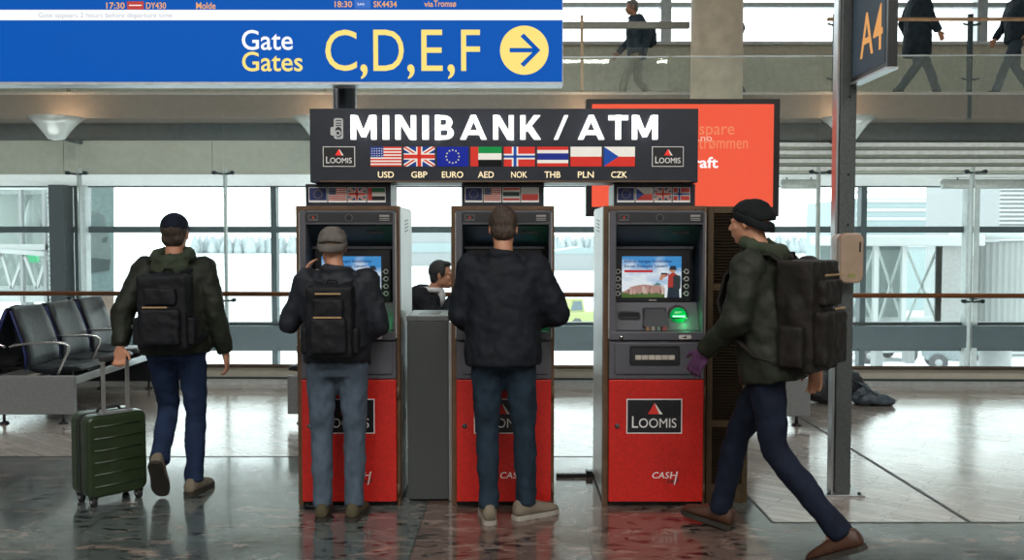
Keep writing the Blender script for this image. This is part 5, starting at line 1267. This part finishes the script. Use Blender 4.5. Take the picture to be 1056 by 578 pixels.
def stand(**kw):
    J = dict(pel=(0, 0, .95), chest=(0, .01, 1.27), neck=(0, -.01, 1.49), head=(0, .02, 1.655), sh=((-.175, 0, 1.43), (.175, 0, 1.43)), el=((-.23, -.03, 1.15), (.23, -.03, 1.15)), wr=((-.24, .06, .91), (.24, .06, .91)),
             hand=(((0, .15, -1), (1, 0, 0), (0, 1, 0)), ((0, .15, -1), (-1, 0, 0), (0, 1, 0))), hip=((-.09, 0, .92), (.09, 0, .92)), kn=((-.1, .02, .50), (.1, .02, .50)), an=((-.1, -.02, .09), (.1, -.02, .09)), toe=((-.15, 1), (.15, 1)), look=(0, 1, -.05))
    J.update(kw); return J
M_JEANB = fabric('blue_jeans', '#4c5967', bs=30); M_JEAND = fabric('dark_teal_jeans', '#1f2e3b', bs=30); M_JEANN = fabric('navy_jeans', '#1c2b47', bs=30); M_JEANK = fabric('black_navy_trousers', '#121a2b')
M_JK1 = fabric('dark_slate_jacket', '#23262d', .6); M_JK2 = fabric('black_navy_jacket', '#161a22', .7); M_JK3 = fabric('olive_black_jacket', '#23271f', .6); M_HOODG = fabric('olive_hood', '#3a4234')
M_BP = fabric('black_backpack', '#14161b', .6); M_BPB = fabric('brown_black_backpack', '#1e1b18', .6)
M_SHB = mat('brown_leather_shoe', srgb('#4a2e20'), .5, var=.15); M_SHG = mat('grey_beige_shoe', srgb('#736a5c'), .7, var=.1); M_SHO = mat('olive_suede_shoe', srgb('#4a4430'), .8, var=.1)
M_SOLE = mat('dark_sole', (.03, .025, .02), .7); M_SOLEW = mat('pale_sole', (.34, .32, .28), .6)
M_HAIRB = mat('brown_hair', srgb('#3d3026'), .6, var=.3, scale=60, stretch=(1, 1, .3), bump=.6, bscale=160); M_HAIRG = mat('grey_hair', srgb('#7d756c'), .6, var=.3, scale=60, bump=.5, bscale=120); M_HAIRK = mat('black_hair', srgb('#15181b'), .45, var=.3, scale=60, bump=.6, bscale=160)

# --- person at the left machine: grey beanie, left hand at the ear, backpack
J = stand(sh=((-.175, 0, 1.43), (.175, .01, 1.43)), el=((-.29, .02, 1.17), (.25, .02, 1.16)), wr=((-.215, .05, 1.425), (.13, .14, 1.06)),
          hand=(((.38, .0, 1), (1, 0, -.3), (0, 1, 0)), ((-.15, .6, .1), (0, 0, -1), (-1, 0, 0))), curl=(.35, .5), an=((-.09, -.03, .09), (.1, -.03, .09)), toe=((-.1, 1), (.1, 1)), look=(-.05, 1, -.25), head=(-.03, .045, 1.635))
kk = .965
p1 = person('person in a grey beanie and faded jeans at the left cash machine, hand at ear', (px(349, 530, 5.3), 5.305, 0), 0, J, M_JK1, M_JEANB, M_SHO, M_SOLE, hem=.93, k=kk, hat=fabric('grey_beanie', '#67625e'), hatfn='beanie', jw=1.04)
backpack('flat black backpack with two thin tan lines, worn at the left cash machine', p1, (0, -.13, 1.22), (0, 0, 1), (0, -1, 0), (.145, .07, .24), M_BP, [(.62, -.5, .5, 2.0), (.06, -.55, .55, 2.25)])
# --- person at the middle machine: brown hair, dark jacket
J = stand(el=((-.24, .0, 1.16), (.31, .0, 1.17)), wr=((-.15, .17, 1.07), (.15, .15, 1.1)), hand=(((.15, .6, .1), (0, 0, -1), (1, 0, 0)), ((-.25, .6, .1), (0, 0, -1), (-1, 0, 0))), hip=((-.09, 0, .92), (.09, 0, .92)), kn=((-.09, .02, .5), (.12, .01, .5)), an=((-.08, -.06, .09), (.13, -.0, .09)), toe=((-.1, 1), (.75, .5)), look=(0, 1, -.3), head=(0, .045, 1.65))
p2 = person('brown-haired person in a dark jacket using the middle cash machine', (px(519, 530, 5.3), 5.29, 0), 0, J, M_JK2, M_JEAND, M_SHG, M_SOLEW, hem=.86, k=1.02, hair=M_HAIRB, jw=1.14)
# --- walker at the left pulling the suitcase
J = stand(kn=((-.09, .13, .53), (.1, .07, .50)), an=((-.07, -.14, .24), (.10, .0, .09)), toe=((-.05, 1), (.2, 1)), pitch=(-.95, 0), el=((-.28, -.13, 1.17), (.25, -.03, 1.15)), wr=((-.275, -.19, .97), (.30, .03, .90)), hand=(((.0, -.1, -1), (0, -1, 0), (1, 0, 0)), ((.1, .1, -1), (-1, 0, 0), (0, 1, 0))), curl=(.9, .5), look=(.0, 1, 0))
p3 = person('person in a dark cap walking away at left, pulling a green suitcase', (px(184, 510, 5.8), 5.80, 0), R(3), J, M_JK3, M_JEANN, M_SHG, M_SOLE, hem=.88, k=1.0, hood=M_HOODG, hair=M_HAIRB, hat=fabric('navy_cap', '#141a28'), hatfn='cap', jw=1.12)
backpack('dark backpack with an orange-tan strip on the person walking away at left', p3, (.01, -.15, 1.2), (0, 0, 1), (0, -1, 0), (.16, .09, .26), M_BP, [(.06, -.3, .6, 2.25)])
# --- big walker at the right
J = stand(pel=(0, 0, .95), chest=(0, .05, 1.26), neck=(0, .07, 1.48), head=(0, .13, 1.64), sh=((-.175, .05, 1.42), (.175, .06, 1.42)), kn=((-.09, -.06, .50), (.09, .23, .51)), an=((-.09, -.40, .15), (.08, .32, .1)), hip=((-.09, 0, .92), (.09, .02, .92)), toe=((0, 1), (0, 1)), pitch=(-.45, .12), el=((-.26, .07, 1.15), (.25, -.09, 1.16)), wr=((-.22, .26, .99), (.26, -.12, .90)), hand=(((0, .5, -.8), (1, 0, 0), (0, 1, .3)), ((0, .0, -1), (-1, 0, 0), (0, 1, 0))), look=(-.05, 1, -.05))
p4 = person('person in a black beanie and dark coat striding left in front of the louvred cabinet', (px(793, 560, 4.86), 4.84, 0), R(50), J, M_JK3, M_JEANK, M_SHB, M_SOLE, hem=.82, k=1.045, hood=M_HOODG, hat=fabric('black_beanie', '#14171a'), hatfn='beanie', jw=1.14, glove=(0, fabric('mauve_glove', '#5c3a5c')))
backpack('large dark brown travel backpack with tan strips on the person striding left', p4, (0, -.085, 1.2), (0, .12, 1), (0, -1, 0), (.185, .11, .31), M_BPB, [(.58, -.6, .6, 2.05), (.06, -.45, .2, 2.25)])
# --- seated person with glasses between the machines
J = stand(pel=(0, 0, .58), chest=(0, .1, .88), neck=(0, .24, 1.10), head=(0, .33, 1.245), sh=((-.18, .15, 1.06), (.18, .15, 1.06)), fwd=(0, 1, .2), hip=((-.09, .02, .57), (.09, .02, .57)), kn=((-.12, .44, .53), (.12, .44, .53)), an=((-.12, .46, .1), (.12, .42, .1)), el=((-.24, .30, .8), (.22, .33, .82)), wr=((-.12, .47, .92), (.02, .44, 1.04)), hand=(((.6, .4, .3), (0, -1, .3), (0, .3, 1)), ((-.1, -.1, 1), (0, -1, .2), (-1, 0, 0))), look=(.12, 1, -.02))
p5 = person('seated black-haired person with glasses, seen between the left and middle cash machines', (px(430, 300, 8.1) - .13, 8.12, .0), R(-90), J, M_JK2, M_JEANK, M_SHB, M_SOLE, hem=.88, k=1.05, hair=M_HAIRK, jw=1.3, collar=False, shirt=mat('white_shirt', (.75, .76, .78), .8), fine=.006)
H = frame_mat((.12, 1, -.02)); r_, f_, u_ = [V(H.col[i]) for i in range(3)]; hc = V((0, .33, 1.245))
g = MB()
for s in (-1, 1):
    c = hc + r_ * s * .032 + f_ * .096 + u_ * .004
    g.tube([c + r_ * (.025 * math.cos(a)) + u_ * (.017 * math.sin(a)) for a in [2 * math.pi * q / 20 for q in range(20)]], .0024, n=6, closed=True, cap=False)
    g.tube([c + r_ * s * .025 + u_ * .006, hc + r_ * s * .081 + f_ * .06 + u_ * .01, hc + r_ * s * .083 - f_ * .005 + u_ * .008], .0024, n=6)
g.tube([hc + r_ * -.008 + f_ * .098 + u_ * .006, hc + r_ * .008 + f_ * .098 + u_ * .006], .0022, n=6)
g.build('glasses', p5, M_BLACK)
# --- people on the upper walkway
WZ = ZW
J = stand(kn=((-.09, .2, .53), (.09, -.03, .50)), an=((-.09, .3, .1), (.09, -.32, .16)), toe=((0, 1), (0, 1)), pitch=(.1, -.5), el=((-.24, -.14, 1.17), (.24, .1, 1.17)), wr=((-.25, -.08, .93), (.25, .28, .98)), hand=(((0, .1, -1), (1, 0, 0), (0, 1, 0)), ((0, .6, -.8), (-1, 0, 0), (0, 1, 0))), look=(0, 1, -.1), chest=(0, .04, 1.27), neck=(0, .05, 1.49), head=(0, .09, 1.65))
M_GLN = fabric('navy_glove', '#1c2b45')
p6 = person('grey-haired person in a slate jacket and pale trousers walking left on the upper walkway', (px(657, 90, 15.0), 15.0, WZ), R(90), J, fabric('slate_blue_jacket', '#3c4a55'), fabric('stone_trousers', '#8b8473'), M_SHB, M_SOLE, hem=.88, hair=M_HAIRG, fine=.009, jw=1.06, glove=(0, M_GLN))
backpack('small dark backpack on the grey-haired person on the upper walkway', p6, (0, -.12, 1.22), (0, 0, 1), (0, -1, 0), (.13, .08, .2), fabric('slate_backpack', '#343c44'))
J = stand(kn=((-.09, .2, .53), (.09, -.03, .50)), an=((-.09, .36, .11), (.09, -.30, .12)), toe=((0, 1), (0, 1)), pitch=(.15, -.2), el=((-.25, -.1, 1.17), (.25, .06, 1.17)), wr=((-.26, 0, .93), (.26, .2, .95)), hand=(((0, .1, -1), (1, 0, 0), (0, 1, 0)), ((0, .4, -.8), (-1, 0, 0), (0, 1, 0))))
M_CT = fabric('dark_petrol_coat', '#26323a'); M_TR = fabric('slate_trousers', '#38444e')
p7 = person('person in a dark knee-length coat walking right on the upper walkway, beside the A4 sign', (px(945, 90, 13.8), 13.8, WZ), R(-90), J, M_CT, M_TR, M_JK1, M_SOLE, hem=.62, hair=M_HAIRB, fine=.009, jw=1.25)
p8 = person('person in dark clothes stepping left at the right end of the upper walkway', (px(1050, 90, 13.8), 13.85, WZ), R(90), J, M_CT, M_TR, M_JK1, M_SOLE, hem=.84, hair=M_HAIRK, fine=.009, jw=1.1)
p9 = person('dark figure on the upper walkway almost hidden by the round column', (px(753, 90, 14.6), 14.6, WZ), R(90), J, M_JK2, M_TR, M_JK1, M_SOLE, hem=.84, hair=M_HAIRK, fine=.009)

# ================================================================== lights, sky, camera
w = bpy.data.worlds.new('sky'); SC.world = w; w.use_nodes = True; nt = w.node_tree; bg = nt.nodes['Background']
tcw = nt.nodes.new('ShaderNodeTexCoord'); spw = nt.nodes.new('ShaderNodeSeparateXYZ'); nt.links.new(tcw.outputs['Generated'], spw.inputs[0])
rw = nt.nodes.new('ShaderNodeValToRGB'); rw.color_ramp.elements[0].position = 0; rw.color_ramp.elements[0].color = (.95, .99, 1, 1); rw.color_ramp.elements[1].position = .6; rw.color_ramp.elements[1].color = (.86, .94, 1, 1)
nt.links.new(spw.outputs[2], rw.inputs[0]); nt.links.new(rw.outputs[0], bg.inputs[0]); bg.inputs[1].default_value = 3.4
def area(x, y, z, sx, sy, e, col=(1, .96, .9), rot=(0, 0, 0)):  # unseen fill lights, added overhead to brighten fronts facing the camera
    l = bpy.data.lights.new('overhead_fill', 'AREA'); l.shape = 'RECTANGLE'; l.size = sx; l.size_y = sy; l.energy = e; l.color = col
    o = bpy.data.objects.new('overhead_fill', l); COL.objects.link(o); o.location = (x, y, z); o.rotation_euler = rot; return o
for x in (-6, -2, 2, 6):
    for y in (-4.5, -1): area(x, y, 7.5, 2.4, .5, 170)
for x in (-6, 0, 6): area(x, 8, 7.5, 2.4, .4, 60)
cam = bpy.data.cameras.new('camera'); co = bpy.data.objects.new('camera', cam); COL.objects.link(co)
cam.sensor_width = 36; cam.lens = 36 * F_PX / 1056; cam.clip_end = 1000; cam.clip_start = .05
co.location = (0, 0, CAM_H); co.rotation_euler = (R(90) - PITCH, 0, 0); SC.camera = co
SC.view_settings.view_transform = 'Standard'; SC.view_settings.look = 'None'; SC.view_settings.gamma = 1; SC.view_settings.exposure = 0.12; SC.view_settings.use_curve_mapping = False
SC.cycles.max_bounces = 8; SC.cycles.transparent_max_bounces = 16; SC.cycles.diffuse_bounces = 4; SC.cycles.glossy_bounces = 4
